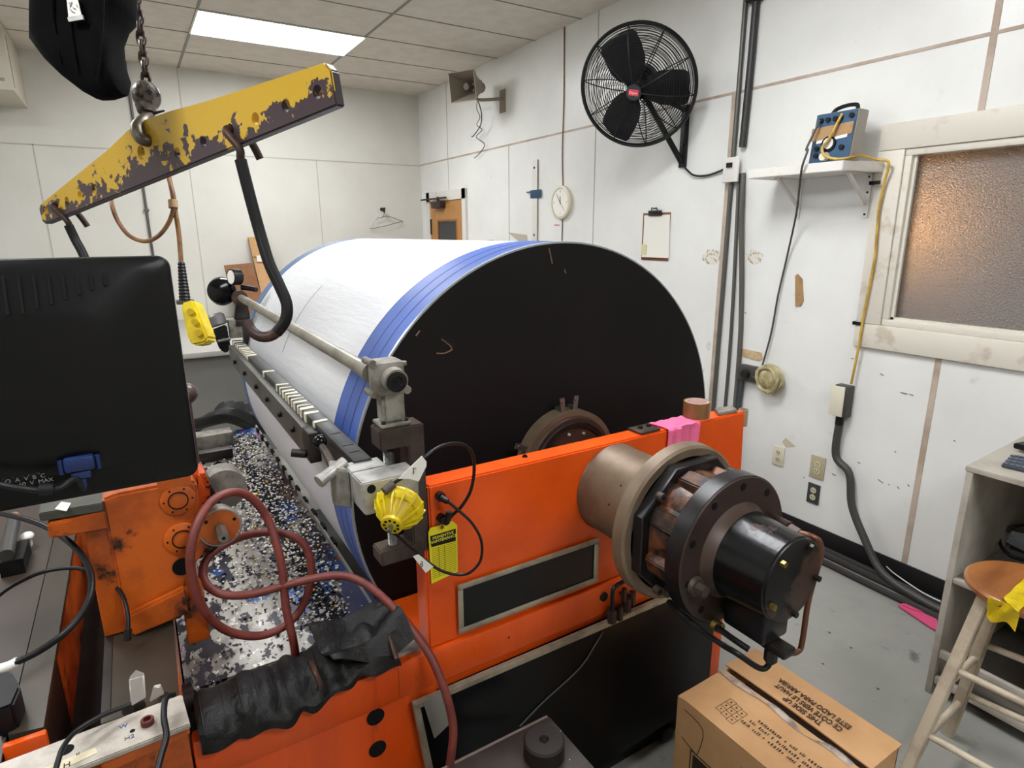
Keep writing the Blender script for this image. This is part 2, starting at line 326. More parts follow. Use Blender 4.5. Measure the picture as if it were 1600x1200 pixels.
# door near the corner
mb=MB(); dy0,dy1=5.80,6.60
mb.box(WX-.03,WX,dy0-.08,dy0,.002,2.12).box(WX-.03,WX,dy1,dy1+.08,.002,2.12).box(WX-.03,WX,dy0-.08,dy1+.08,2.02,2.12)
fr=struct('door_1',mb,shelfw)
mb=MB(); v0,v1,vz=5.965,6.405,1.80
mb.box(WX-.016,WX-.001,dy0,v0,.01,2.02).box(WX-.016,WX-.001,v1,dy1,.01,2.02).box(WX-.016,WX-.001,v0,v1,vz,2.02).box(WX-.016,WX-.001,v0,v1,.01,1.05)
dl=mb.build('door_leaf',wood,fr)
MB().box(WX-.02,WX-.015,v0-.02,v0,1.03,vz+.02).box(WX-.02,WX-.015,v1,v1+.02,1.03,vz+.02).box(WX-.02,WX-.015,v0,v1,vz,vz+.02).build('glazing_bead',M('darker wood bead','8f5f2c',.45),dl)
MB().box(WX-.012,WX-.006,v0,v1,1.05,vz).build('pane',M('dark door glass','2a2c2f',.12),dl)
MB().box(WX-.028,WX-.016,dy1-.02,dy1+.02,1.66,1.83).build('hinge',darkst,dl)
t=thing('door_closer',(WX-.07,6.3,1.97),'dark metal door closer with its arm, over the wooden door','door closer')
MB().box(WX-.085,WX-.0165,6.2,6.44,1.94,2.01,bev=.012).build('body',rust,t)
MB().box(WX-.075,WX-.055,6.1,6.74,2.035,2.052).cyl((WX-.06,6.3,2.011),(WX-.06,6.3,2.06),.014).build('arm',rust,t)
# ---------------------------------------------------------------- bench, boxes and things at the back wall
t=thing('work_bench',(1.4,5.9,0),'grey bench along the back wall behind the drum','bench')
MB().box(-.9,2.2,4.86,BY-.013,.81,.85,bev=.006).build('bench_top',M('pale bench top','a9a79f',.5),t)
MB().box(-.88,2.18,4.92,BY-.02,0,.81).build('bench_body',tabm,t)
def plane_pt(px,py,y): return P(px,py,'y',y)
t=thing('cardboard_carton',(1.15,6.6,.85),'tall narrow flattened cardboard carton leaning on the back wall, taller of two','box','cartons on the back bench')
a=[plane_pt(388,371,6.8),plane_pt(412,369,6.8),plane_pt(446,470,6.6),plane_pt(412,470,6.6)]
b0=Vector((a[3].x+.01,a[3].y-.02,.853)); b1=Vector((a[2].x+.06,a[2].y-.02,.853))
MB().prism([a[0],a[1]+X*.02,b1,b0],(0,.05,0)).build('carton_body',card,t)
MB().prism([a[0]+Vector((0,-.003,0))+(a[3]-a[0])*q for q in (.30,.31)]+[a[1]+Vector((.02,-.003,0))+(a[2]-a[1])*q for q in (.31,.30)],(0,.003,0)).build('fold_line',cardd,t)
c=plane_pt(406,404,6.72); MB().box(c.x-.03,c.x+.03,c.y-.006,c.y-.003,c.z-.03,c.z+.03).build('sticker',paper,t)
t=thing('cardboard_carton',(.95,6.7,.85),'short reddish cardboard carton leaning beside the taller one','box','cartons on the back bench')
a=plane_pt(351,415,6.7); c=plane_pt(394,411,6.7); MB().prism([a,c,Vector((c.x+.08,6.6,.852)),Vector((a.x+.05,6.6,.852))],(0,.06,0)).build('carton_body',cardd,t)
MB().prism([a+Vector((.02,-.004,-.04)),Vector((a.x+.16,6.696,a.z-.035)),Vector((a.x+.16,6.69,a.z-.075)),a+Vector((.02,-.01,-.08))],(0,.003,0)).build('flap_tape',maskt,t)
for i,(x0,x1,y0,y1,rz,lab) in enumerate([(.48,.80,5.4,5.8,.1,'nearer white paper stack lying on the grey back bench'),(.6,.95,6.3,6.6,-.2,'farther loose white paper on the back bench by the wall')]):
    mb=MB(); mb.box(x0,x1,y0,y1,.851,.86+.01*(1-i)); tag(mb.build('paper_stack',paper),lab,'paper','papers on the back bench')
mb=MB(); c=P(598,327,'y',BY-.03); mb.cyl(c+Vector((0,.03,0)),c,.022,.016); mb.tube([c+Vector((0,0,-.01)),c+Vector((0,-.04,-.03)),c+Vector((0,-.05,.0))],.008); mb.ball(c+Vector((0,-.05,.005)),.014)
tag(mb.build('coat_hook',darkst),'small dark coat hook on the back wall','hook')
h=[c+Vector((0,-.03,-.015)),c+Vector((.012,-.03,-.03)),c+Vector((0,-.03,-.055))]
l,r_=P(579,357,'y',BY-.05),P(628,347,'y',BY-.05); m_=P(596,340,'y',BY-.05)
tag(MB().tube([c+Vector((-.01,-.03,-.03)),h[0],h[1],h[2],m_,P(590,341,'y',BY-.05),l+Z*.02,l,l+X*.03,(l+r_)/2-Z*.004,r_-X*.03,r_,r_+Z*.012,P(606,338,'y',BY-.05),m_],.0035,n=8).build('wire_hanger',steel),'thin wire clothes hanger hanging on the back wall hook','hanger')
x=.203; mb=MB().tube([(x,BY-.014,CZ-.001),(x,BY-.014,.86)],.011,sub=1)
cdt=mb.build('conduit_pipe',conduit); tag(cdt,'thin grey conduit running up the back wall behind the chain','pipe')
for z in (2.55,1.9,1.3): MB().box(x-.022,x+.022,BY-.028,BY,z-.01,z+.01).build('clamp',conduit,cdt)
t=thing('air_duct',(-.9,6.5,2.72),'beige boxed duct under the ceiling at the far left','duct')
MB().box(-1.6,-.556,6.10,BY-.001,2.72,CZ-.006,bev=.004).build('duct_body',M('beige duct paint','c9c2b2',.5),t)
MB().box(-1.5,-.6,6.094,6.10,2.78,2.80).box(-.556,-.552,6.15,6.17,2.75,3.1).build('seam_strip',M('duct seam','9a9384',.6),t)
# ---------------------------------------------------------------- right wall things
def wbox(mb,y0,y1,z0,z1,th,bev=0,mi=0,x=WX): return mb.box(x-th,x,min(y0,y1),max(y0,y1),min(z0,z1),max(z0,z1),bev,mi)
# horn speaker
t=thing('horn_speaker',P(735,140,'x',2.75),'beige square horn loudspeaker high on the right wall near the corner','speaker')
c=P(722,135,'x',2.62); ax=(P(757,137,'x',2.93)-c).normalized(); fx=Vector((ax.y,-ax.x,0)).normalized(); uz=fx.cross(ax)*-1 if fx.cross(ax).z<0 else fx.cross(ax)
mb=MB(); rings=[]
for tt,w,h in ((0,.135,.12),(.01,.135,.12),(.1,.09,.08),(.2,.058,.052),(.24,.05,.05)):
    rings.append([mb.bm.verts.new(c+ax*tt+fx*sx*w+uz*sz*h) for sx,sz in ((-1,-1),(1,-1),(1,1),(-1,1))])
for tt,w,h in ((.2,.03,.03),(.02,.12,.105),(0,.128,.113)):
    rings.append([mb.bm.verts.new(c+ax*tt+fx*sx*w+uz*sz*h) for sx,sz in ((-1,-1),(1,-1),(1,1),(-1,1))])
for A,B in zip(rings,rings[1:]+rings[:1]):
    for k in range(4): mb.bm.faces.new((A[k],A[(k+1)%4],B[(k+1)%4],B[k]))
mb.build('horn',spk,t)
MB().cyl(c+ax*.12,c+ax*.06,.035,.028).build('throat_cone',spkd,t)
mb=MB(); mb.cyl(c+ax*.241,c+ax*.30,.05,.045); mb.build('driver',spk,t)
q=c+ax*.22-uz*.05; w_=Vector((WX,q.y-.12,q.z-.05))
MB().tube([q,q-uz*.05,w_+Vector((-.03,0,0)),w_-X*.004],.014,n=8).build('bracket_arm',spk,t)
MB().box(WX-.008,WX-.0005,w_.y-.05,w_.y+.05,w_.z-.11,w_.z+.08,bev=.003).build('wall_plate',spk,t)
q=q-uz*.05
tag(MB().tube([q,P(752,175,'x',2.9),P(751,195,'x',2.92),P(740,212,'x',2.93),P(737,213,'x',2.93)],.005,n=6).build('speaker_cable',greyc),'short dark cable end hanging below the horn speaker','cable')
tag(MB().tube([q+Vector((.01,.02,0)),P(745,170,'x',2.97),P(750,183,'x',2.98),P(745,195,'x',2.98),P(753,203,'x',2.98),P(744,214,'x',2.98),P(757,226,'x',2.98),P(748,241,'x',2.985),P(741,247,'x',2.985)],.0035,n=6).build('twisted_wire',rust),'thin twisted reddish wires dangling below the horn speaker','wire')
# wall clock
c=P(879.5,316.5,'x',WX); c=Vector((WX,4.085,1.912)); t=thing('wall_clock',(WX,c.y,c.z-.13),'round off-white wall clock on the right wall','clock')
MB().lathe(c-X*.001,-X,[(0,.128),(.028,.128),(.034,.12),(.034,.108),(.027,.106),(.027,.0001)],40).build('case',M('cream clock rim','d8d1bd',.35),t)
MB().lathe(c-X*.0275,-X,[(0,.105),(.002,.105)],40).build('face',clockf,t)
def hand(ang,l,w): 
    d=Vector((0,-math.sin(ang),math.cos(ang))); s_=Vector((0,d.z,-d.y)); o=c-X*.0305
    return MB().prism([o-s_*w-d*.012,o+s_*w-d*.012,o+s_*w*.5+d*l,o-s_*w*.5+d*l],(-.0015,0,0))
hand(math.radians(-2),.05,.0035).build('hour_hand',blackm,t); hand(math.radians(-38),.082,.0025).build('minute_hand',blackm,t); hand(math.radians(138),.085,.0012).build('second_hand',red,t)
for k in range(12):
    an=k*PI/6; d=Vector((0,-math.sin(an),math.cos(an)))
    if k%3==0: text('hour_numeral',{0:'12',3:'3',6:'6',9:'9'}[k],.022,c-X*.0298+d*.086-Z*.008,(0,-1,0),Z,M('faint clock ink','8a867a',.6),t,align='CENTER')
tag(MB().tube([(WX-.005,4.10,CZ-.002),(WX-.006,4.09,2.7),(WX-.006,4.10,2.3),(WX-.006,4.085,2.042)],.0045,n=6).build('clock_wire',cordm),'thin brown wire running from the ceiling down to the wall clock','wire')
tag(MB().tube([(WX-.005,4.085,1.78),(WX-.005,4.09,1.4),(WX-.005,4.09,.2)],.004,n=6).build('wall_wire',greyc),'thin dark wire running down the wall below the clock','wire')
t=thing('wall_strip',(WX,4.48,1.6),'narrow white wall track strip with blue tape beside the clock','strip')
MB().box(WX-.008,WX-.001,4.44,4.52,1.55,2.27,bev=.002).build('strip',shelfw,t)
MB().box(WX-.012,WX-.008,4.436,4.442,1.55,2.27).build('strip_edge',M('strip edge grey','77746c',.5),t)  # thin darker grey line along one edge of the strip
MB().cyl((WX-.011,4.49,2.21),(WX-.007,4.49,2.21),.01,n=10).build('screw',darkst,t); MB().cyl((WX-.011,4.49,1.66),(WX-.007,4.49,1.66),.01,n=10).build('screw',darkst,t)
MB().box(WX-.016,WX-.0125,4.38,4.54,1.965,2.03,bev=.001).box(WX-.016,WX-.013,4.54,4.6,2.012,2.022).build('tape_patch',M('dark blue tape','1f4361',.6),t)
t=thing('paper_scrap',(WX,4.9,1.7),'torn curled brown paper scrap taped to the wall above the drum','paper')
MB().prism([P(794,363,'x',WX-.002),P(823,367,'x',WX-.002),P(824,377,'x',WX-.002),P(812,378,'x',WX-.002)],(-.004,0,0)).build('paper_flap',M('aged paper','b7aea0',.7),t)
t=thing('wall_number',(WX,5.2,1.5),'black stencilled number on the wall by the wooden door','sign')
a=P(761,381,'x',WX-.001); text('number',"108",.085,a-Z*.02,(0,-1,0),Z,blackm,t,ext=.0008)
tag(MB().box(WX-.003,WX-.0005,4.13,4.2,1.735,1.742).build('wall_scratch',red),'short faint red mark on the wall below left of the clock','mark')
# clipboard
t=thing('clipboard',(WX,3.05,1.5),'brown clipboard with white papers hanging on the right wall','clipboard')
MB().box(WX-.006,WX-.001,2.915,3.165,1.495,1.805,bev=.002).build('board',M('hardboard brown','7d4a2b',.5),t)
def pg(u,v): return Vector((WX-.008-.02*(v**2)*(1-u)*.9,3.15-.235*u-.012*v,1.79-.275*v))
MB().sheet(pg,8,10,.001).build('paper_sheet',paper,t)
MB().box(WX-.026,WX-.0245,3.10,3.145,1.53,1.60).build('note',M('pale yellow note','d8cfa0',.7),t)
mb=MB().box(WX-.022,WX-.0105,2.98,3.10,1.785,1.81,bev=.004).cyl((WX-.02,2.985,1.812),(WX-.02,3.095,1.812),.008); mb.tube([(WX-.018,3.01,1.81),(WX-.03,3.02,1.835),(WX-.018,3.04,1.83)],.004); mb.tube([(WX-.018,3.07,1.81),(WX-.03,3.06,1.835),(WX-.018,3.045,1.83)],.004)
mb.build('clip',darkst,t)
# conduits by the seam
def pipe(name,pts,r,mat,lab,cat='pipe',grp=None,n=10): return tag(MB().tube(pts,r,n=n).build(name,mat),lab,cat,grp)
pipe('conduit_pipe',[(WX-.016,2.447,CZ-.002),(WX-.016,2.447,2.2),(WX-.016,2.447,.06)],.013,conduit,'leftmost grey conduit running up the right wall by the joint strip',grp='conduits on the right wall')
t=pipe('conduit_pipe',[(WX-.022,2.375,CZ-.002),(WX-.022,2.375,2.6),(WX-.022,2.385,2.14)],.02,M('black conduit','2b2a28',.45),'thick black conduit descending from the ceiling to the white junction plate',grp='conduits on the right wall')
MB().box(WX-.06,WX-.0005,2.33,2.42,2.86,2.95,bev=.008).build('junction_clamp',blackm,t)
pipe('conduit_pipe',[(WX-.016,2.40,2.0),(WX-.018,2.385,1.75),(WX-.016,2.36,1.0),(WX-.016,2.365,.06)],.010,conduit,'middle grey conduit below the white junction plate',grp='conduits on the right wall')
pipe('conduit_pipe',[(WX-.016,2.37,2.0),(WX-.03,2.345,1.75),(WX-.014,2.31,1.3),(WX-.014,2.29,.9),(WX-.014,2.29,.06)],.014,M('olive conduit','55524a',.5),'rightmost olive conduit below the white junction plate',grp='conduits on the right wall')
t=thing('junction_plate',(WX,2.42,1.95),'small white junction plate with black switch between the conduits','plate')
MB().box(WX-.05,WX-.0365,2.38,2.485,1.955,2.09,bev=.004).box(WX-.0365,WX-.0005,2.41,2.43,1.96,2.08).build('plate',shelfw,t); MB().box(WX-.062,WX-.051,2.42,2.455,2.035,2.06).build('switch',blackm,t)
# wall shelf with brackets
sz=1.953
t=thing('wall_shelf',(WX,2.0,1.75),'white wall shelf on two brackets under the blue instrument','shelf')
sx0=2.755; MB().prism([(WX-.001,2.15,sz-.008),(sx0,2.15,sz-.008),(sx0,1.65,sz-.008),(WX-.001,1.59,sz-.008)],(0,0,.044),bev=.003).build('shelf_board',shelfw,t)
for y in (2.02,1.665):
    b_=MB(); b_.box(WX-.006,WX-.001,y-.014,y+.014,1.745,sz-.0085).box(sx0+.06,WX-.0065,y-.014,y+.014,sz-.0145,sz-.0085); b_.prism([(sx0+.07,y-.007,sz-.0145),(sx0+.09,y-.007,sz-.0145),(WX-.0065,y-.007,1.82),(WX-.0065,y-.007,1.80)],(0,.014,0)); bo=b_.build('bracket',shelfw,t)
    for z in (1.76,1.86,1.93): MB().cyl((WX-.0061,y,z),(WX-.009,y,z),.005,n=8).build('screw',darkst,bo)
# blue instrument on the shelf
bl,br,tr,tl=P(1264,250,'z',sz+.028),P(1326,246,'z',sz+.028),None,None
bx=2.80; A=Vector((bx,P(1264,250,'x',bx).y,sz+.0365)); B=Vector((bx,P(1327,246,'x',bx).y,sz+.0365)); e=(B-A); wd=e.length; e.normalize(); nrm=Vector((-e.y,e.x,0)); nrm=nrm if nrm.x>0 else -nrm
hh=P(1270,179,'x',bx).z-A.z
t=thing('test_instrument',(A+B)/2,'blue faced electronic test instrument with black handle on the white wall shelf','instrument')
tlt=Vector((.03,0,0))
MB().prism([A,B,B+Z*hh+tlt,A+Z*hh+tlt],nrm*.085,bev=.004).build('case',M('grey instrument case','a39d92',.45),t)
def F_(u,v,o=.001): return A+e*wd*u+(Z*hh+tlt)*v-nrm*o
MB().prism([F_(.01,.01),F_(.985,.01),F_(.985,.99),F_(.01,.99)],-nrm*.003).build('front_panel',bluep,t)
MB().prism([F_(-.03,.46,.005),F_(.96,.52,.005),F_(.96,.76,.005),F_(-.05,.72,.005)],-nrm*.002).build('paper_tape_strip',maskt,t)
MB().prism([F_(.12,.40,.0045),F_(.86,.47,.0045),F_(.86,.53,.0045),F_(.12,.46,.0045)],-nrm*.0028).build('white_label',white,t)
MB().tube([F_(.28,1.0,-.03),F_(.36,1.08,-.035),F_(.6,1.12,-.035),F_(.82,1.1,-.035),F_(.88,1.01,-.03)],.009,n=8).build('handle',rubber,t)
k_=MB().cyl(F_(.45,.37,.004),F_(.45,.37,.014),.034); k_.build('dial_ring',blackm,t); MB().cyl(F_(.46,.38,.0145),F_(.46,.38,.018),.024).build('dial_face',white,t)
MB().cyl(F_(.42,.12,.004),F_(.42,.12,.03),.02,.017).build('cream_knob',ivory,t)
for u,v in ((.15,.86),(.32,.86),(.5,.86),(.62,.85),(.88,.88),(.17,.3),(.18,.16),(.78,.28)): MB().cyl(F_(u,v,.004),F_(u,v,.014),.011,n=12).build('knob',blackm,t)
pipe('instrument_cord',[F_(.15,.86,.02),F_(.1,.6,.035),F_(.02,.3,.045),P(1262,235,'x',2.74),P(1253,262,'x',2.735),P(1249,295,'x',2.80),P(1244,335,'x',2.93),P(1230,400,'x',WX-.02),P(1216,460,'x',WX-.02),P(1205,520,'x',WX-.02),P(1190,575,'x',WX-.03),P(1184,592,'x',WX-.05),P(1175,588,'x',WX-.05)],.005,greyc,'thin grey power cord from the blue instrument down to the wall outlet','cord',n=8)
pipe('extension_cable',[F_(.66,.93,.012),F_(.6,.75,.02),F_(.5,.45,.03),F_(.38,.3,.03),F_(.5,.13,.035),F_(.8,.04,.03),F_(1.08,.06,.0),P(1345,243,'x',2.9),P(1370,249,'x',2.95),P(1387,252,'x',2.96),P(1388,262,'x',2.965),P(1382,285,'x',WX-.04),P(1373,330,'x',WX-.036),P(1367,400,'x',WX-.034),P(1358,450,'x',WX-.034),P(1348,500,'x',WX-.034),P(1342,540,'x',WX-.03),P(1330,600,'x',WX-.03)],.0062,ycord,'yellow cord from the blue instrument down beside the window to the plug box','cord',n=8)
for px_,py_ in ((1377,286),(1346,505)):
    c=P(px_,py_,'x',WX-.001); tag(MB().box(WX-.05 if py_<300 else WX-.028,WX-.0455 if py_<300 else WX-.024,c.y-.02,c.y+.03,c.z-.008,c.z+.008).box(WX-.05 if py_<300 else WX-.028,WX-.001,c.y+.021,c.y+.03,c.z-.008,c.z+.008).build('cable_clip',blackm),'upper black clip holding the yellow cord' if py_<300 else 'lower black clip holding the yellow cord beside the window corner','clip','clips on the yellow cord')
tag(MB().ball((2.93,2.09,sz+.0465),.02,(1.6,1,.5)).build('crumpled_tissue',paper),'small crumpled white scrap at the left end of the wall shelf','scrap')
# plug box + thick conduit
t=thing('plug_box',(WX,1.63,.8),'cream plug box with dark side on the wall under the yellow cord','plug')
MB().box(WX-.055,WX-.001,1.60,1.675,.765,.93,bev=.006).build('body',greyc,t); MB().box(WX-.066,WX-.0555,1.615,1.685,.77,.925,bev=.004).build('cover_plate',ivory,t)
MB().cyl((WX-.03,1.64,.765),(WX-.03,1.64,.72),.02).build('gland',blackm,t)
pipe('flexible_conduit',[(WX-.03,1.64,.72),(WX-.03,1.635,.55),P(1327,740,'x',WX-.035),P(1331,790,'x',WX-.04),P(1350,840,'x',WX-.05),Vector((2.93,1.30,.06)),Vector((2.90,1.10,.03)),Vector((2.90,.88,.022))],.019,greyc,'thick grey flexible conduit hanging from the plug box to the floor','conduit')
for i,(x,r,lab) in enumerate([(2.975,.018,'floor cable nearest the skirting, right wall'),(2.935,.017,'second dark cable along the floor by the right wall'),(2.858,.016,'outermost dark cable lying along the floor by the right wall')]):
    tag(MB().tube([(x,3.2,r),(x-.01,2.2,r),(x+.004,1.7,r),(x-.008,1.2,r),(x-.004,.88,r)],r,n=8).build('floor_cable',M('dusty dark cable','2f2b29',.6)),lab,'cable','cables along the floor')
tag(MB().tube([P(1385,885,'x',2.995),P(1400,898,'z',.045),P(1440,925,'z',.045),P(1470,940,'z',.045)],.003,n=6).build('white_wire',white),'thin white wire lying on the floor cables','wire')
# outlets
def outlet(px,py,lab,pm,fm,h=.115,w=.07):
    c=P(px,py,'x',WX); t=thing('wall_outlet',(WX,c.y,c.z-h/2),lab,'outlet','outlets on the right wall')
    MB().box(WX-.007,WX-.0005,c.y-w/2,c.y+w/2,c.z-h/2,c.z+h/2,bev=.003).build('plate',pm,t)
    for s_ in (1,-1):
        q=c+Z*s_*.02; so=MB().cyl(q-X*.0072,q-X*.0095,.0165,n=20).build('socket',fm,t)
        MB().box(WX-.0105,WX-.0096,q.y-.008,q.y-.005,q.z-.004,q.z+.006).box(WX-.0105,WX-.0096,q.y+.005,q.y+.008,q.z-.004,q.z+.006).box(WX-.0105,WX-.0096,q.y-.002,q.y+.002,q.z-.011,q.z-.007).build('slots',blackm,so)
outlet(1217,712,'ivory duplex outlet, leftmost of the three low on the right wall',ivory,M('cream socket','cfc7a6',.4))
outlet(1278,730,'beige duplex outlet above the dark one on the right wall',beige,M('cream socket',0),.127,.082)
outlet(1271.5,771,'dark grey duplex outlet below the beige one',M('dark plate','3a3d40',.4),M('cream socket',0))
# cord reel outlet
t=thing('wall_receptacle',(WX,2.17,.8),'dark wall receptacle with a plug, beside the bundled cord','outlet')
c=P(1178,583,'x',WX); MB().box(WX-.045,WX-.001,c.y-.05,c.y+.075,c.z-.045,c.z+.045,bev=.006).build('box',greyc,t)
MB().cyl((WX-.0455,c.y+.02,c.z),(WX-.07,c.y+.02,c.z),.028,.022).build('plug',darkst,t)
MB().tube([(WX-.022,c.y+.06,c.z-.04),(WX-.022,c.y+.065,c.z-.2),(WX-.022,c.y+.065,.114)],.014,n=8).build('riser',M('dark blue grey conduit','3c4347',.5),t)
t=thing('bundled_cord',(WX,2.08,.78),'bundle of cream cord wrapped in yellowed tape on the right wall','cord bundle'); c=P(1202,592,'x',WX-.05)
mb=MB()
for k in range(9):
    an=random.random()*PI; u=Vector((.35*random.uniform(-1,1),math.cos(an),math.sin(an))).normalized(); v=u.cross(Vector((1,random.uniform(-.4,.4),random.uniform(-.4,.4)))).normalized()
    mb.tube([c+(u*math.cos(q*PI/6)*.078+v*math.sin(q*PI/6)*.066)*(1-.05*(k%3)) for q in range(12)],.009,n=6,sub=2,closed=True)
mb.build('cord_turns',M('yellowed cord','bdb28c',.5,c2='978b62',sc=20,lo=.4,hi=.6),t)
MB().ball(c,.064,(.7,1,1),n=20).build('tape_core',M('yellowed tape','b7aa80',.4,c2='8f8256',sc=18,lo=.45,hi=.6,bump=.5,bs=30),t)
# marks and stains on the wall (real residue, thin patches)
def patch(name,pts,mat,lab,cat,th=.0016,grp=None): return tag(MB().prism([P(a,b,'x',WX-.0005) for a,b in pts],(-th,0,0)).build(name,mat),lab,cat,grp)
patch('tape_strip',[(1243,431),(1247,428),(1254,436),(1256,470),(1252,478),(1243,479)],maskt,'strip of brown tape on the wall below the shelf','tape',.004)
patch('tape_strip',[(1153,545),(1158,544),(1190,551),(1192,561),(1185,564),(1155,555)],M('pale tape residue','cbb491',.6,c2='b89c70',sc=30,lo=.4,hi=.6),'pale peeling tape strip beside the conduits above the dark receptacle','tape',.003)
def blob(cx,cy,rx,ry,n=16): return [(cx+rx*math.cos(2*PI*k/n)*random.uniform(.7,1.1),cy+ry*math.sin(2*PI*k/n)*random.uniform(.7,1.1)) for k in range(n)]
stm=M('speckled glue residue','dcdad2',.5,c2='a98f58',sc=55,lo=.5,hi=.6)
patch('glue_stain',blob(1112,401,16,13),stm,'brownish glue stain on the wall left of the conduits','stain',.0012,'glue stains')
patch('glue_stain',blob(1179,402,15,12),stm,'brownish glue stain on the wall right of the conduits','stain',.0012,'glue stains')
patch('glue_stain',[(1222,690),(1228,684),(1243,697),(1228,699)],M('pale residue','c9bda2',.6),'pale tape residue patch above the ivory outlet','stain',.0012,'glue stains')
patch('glue_stain',blob(1107,541,4,8,10),stm,'small glue stain near the drum right edge','stain',.0012,'glue stains')
mb=MB()
for a,q in (((1407,613),(1418,616)),((1421,616),(1427,618)),((1372,749),(1380,755)),((1388,757),(1390,758)),((1402,760),(1405,764)),((1418,757),(1421,760)),((1398,705),(1400,707)),((1490,688),(1493,690)),((1300,740),(1306,743)),((1330,560),(1334,561)),((1255,745),(1257,747)),((1340,722),(1344,724)),((1164,488),(1166,490)),((1375,584),(1381,587))):
    p0,p1=P(*a,'x',WX-.0006),P(*q,'x',WX-.0006); mb.tube([p0,p1],.0022,n=5,sub=1)
tag(mb.build('wall_scuffs',M('grey scuff','6a6864',.6)),'small dark scuffs scattered over the white right wall under the window','scuffs',kind='stuff')
# ---------------------------------------------------------------- wall fan
c=P(996,137,'x',2.63); view=(c-CAM).normalized()
n_=(-view*math.cos(math.radians(25))+(-RT*.62-UP*.78)*math.sin(math.radians(25))).normalized()
Rf=.326; a_=(Z-n_*Z.dot(n_)).normalized(); b_=n_.cross(a_)
t=thing('wall_fan',(WX,2.83,2.05),'large black caged industrial fan mounted on the right wall','fan')
def fp(an,r,d): return c+(a_*math.cos(an)+b_*math.sin(an))*r+n_*d
def ringt(mb,r,d,w,n=72): mb.tube([fp(2*PI*k/n,r,d) for k in range(n)],w,n=5,sub=1,closed=True)
def dome(r,sg): q=r/Rf; return sg*(.095*(1-q**3.2))
for sg,nm in ((1,'front_cage'),(-1,'rear_cage')):
    mb=MB(); ringt(mb,Rf,.006*sg,.007)
    k0=21 if sg>0 else 20
    for i in range(1,k0): 
        r=.055+(Rf-.055)*i/k0; ringt(mb,r,dome(r,sg),.0021)
    for k in range(10):
        an=2*PI*k/10+.1; mb.tube([fp(an,r,dome(r,sg)+sg*.002) for r in (.03,.1,.18,.25,.29,.315,Rf)],.0032,n=5,sub=2)
    if sg<0: mb.cyl(c-n_*.094,c-n_*.098,.09)
    mb.build(nm,blackm,t)
ringt(mb:=MB(),Rf+.004,0,.011); mb.build('rim',blackm,t)
MB().cyl(c+n_*.088,c+n_*.1,.045,.042,n=28).build('hub_cap',M('dark hub','22282c',.4),t)
bp_=c+n_*.1005; vx=(RT-n_*RT.dot(n_)).normalized(); vy=n_.cross(vx)
bd=MB().prism([bp_+vx*.028+vy*.016,bp_-vx*.028+vy*.016,bp_-vx*.028-vy*.016,bp_+vx*.028-vy*.016],n_*.001).build('badge',M('red badge','d43c4a',.4),t)
text('badge_text','Dayton',.016,bp_+n_*.0012-vx*.024-vy*.006,vx,vy,white,t)
for A0,tw in ((math.radians(121),0),(math.radians(6),0),(math.radians(-112),0)):
    # angles measured from image right, counter-clockwise, in the fan plane
    u=(vx*math.cos(A0)+vy*math.sin(A0)); v=n_.cross(u)
    pts=[(.05,-.035),(.10,-.085),(.20,-.118),(.29,-.11),(.318,-.05),(.32,.04),(.29,.088),(.2,.085),(.10,.06),(.05,.03)]
    mb=MB()
    rows=[(.04,-.03,.035),(.075,-.075,.075),(.13,-.098,.098),(.20,-.104,.104),(.265,-.100,.102),(.288,-.085,.088),(.297,-.05,.05)]
    def fn(U,V,rows=rows,u=u,v=v):
        f=U*(len(rows)-1); i=min(int(f),len(rows)-2); q=f-i; r=rows[i][0]*(1-q)+rows[i+1][0]*q; lo=rows[i][1]*(1-q)+rows[i+1][1]*q; hi=rows[i][2]*(1-q)+rows[i+1][2]*q; s_=lo+(hi-lo)*V
        return c+u*r+v*s_+n_*(.005+s_*.30+.02*math.sin(V*PI))
    mb.sheet(fn,12,10,.002); mb.build('fan_blade',blackm,t)
MB().lathe(c-n_*.03,n_,[(0,.04),(.055,.042),(.06,.03)],24).build('hub',blackm,t)
MB().lathe(c-n_*.25,n_,[(0,.05),(.02,.07),(.14,.078),(.16,.06)],28).build('motor',blackm,t)
ap=c-n_*.16-Z*.07
MB().obox((WX-.012,2.83,2.25),X,Y,Z,.022,.05,.36,bev=.003).build('wall_bracket',blackm,t)
arm=MB(); arm.tube([ap,Vector((WX-.024,2.83,2.10))],.017,n=8,sub=1); arm.tube([ap+Z*.02,Vector((WX-.024,2.83,2.40))],.014,n=8,sub=1); arm.cyl(ap-Z*.01,ap+Z*.06,.025); arm.build('support_arm',blackm,t)
for z in (2.10,2.2,2.40): MB().cyl((WX-.023,2.83,z),(WX-.03,2.83,z),.011,n=12).build('bolt',darkst,t)
pipe('fan_cord',[(WX-.03,2.82,2.09),P(1074,266,'x',WX-.03),P(1085,274,'x',WX-.02),P(1105,274,'x',WX-.015),P(1130,265,'x',WX-.02),Vector((WX-.056,2.43,2.05))],.006,cablem,'black cord from the wall fan to the white junction plate','cord',n=8)
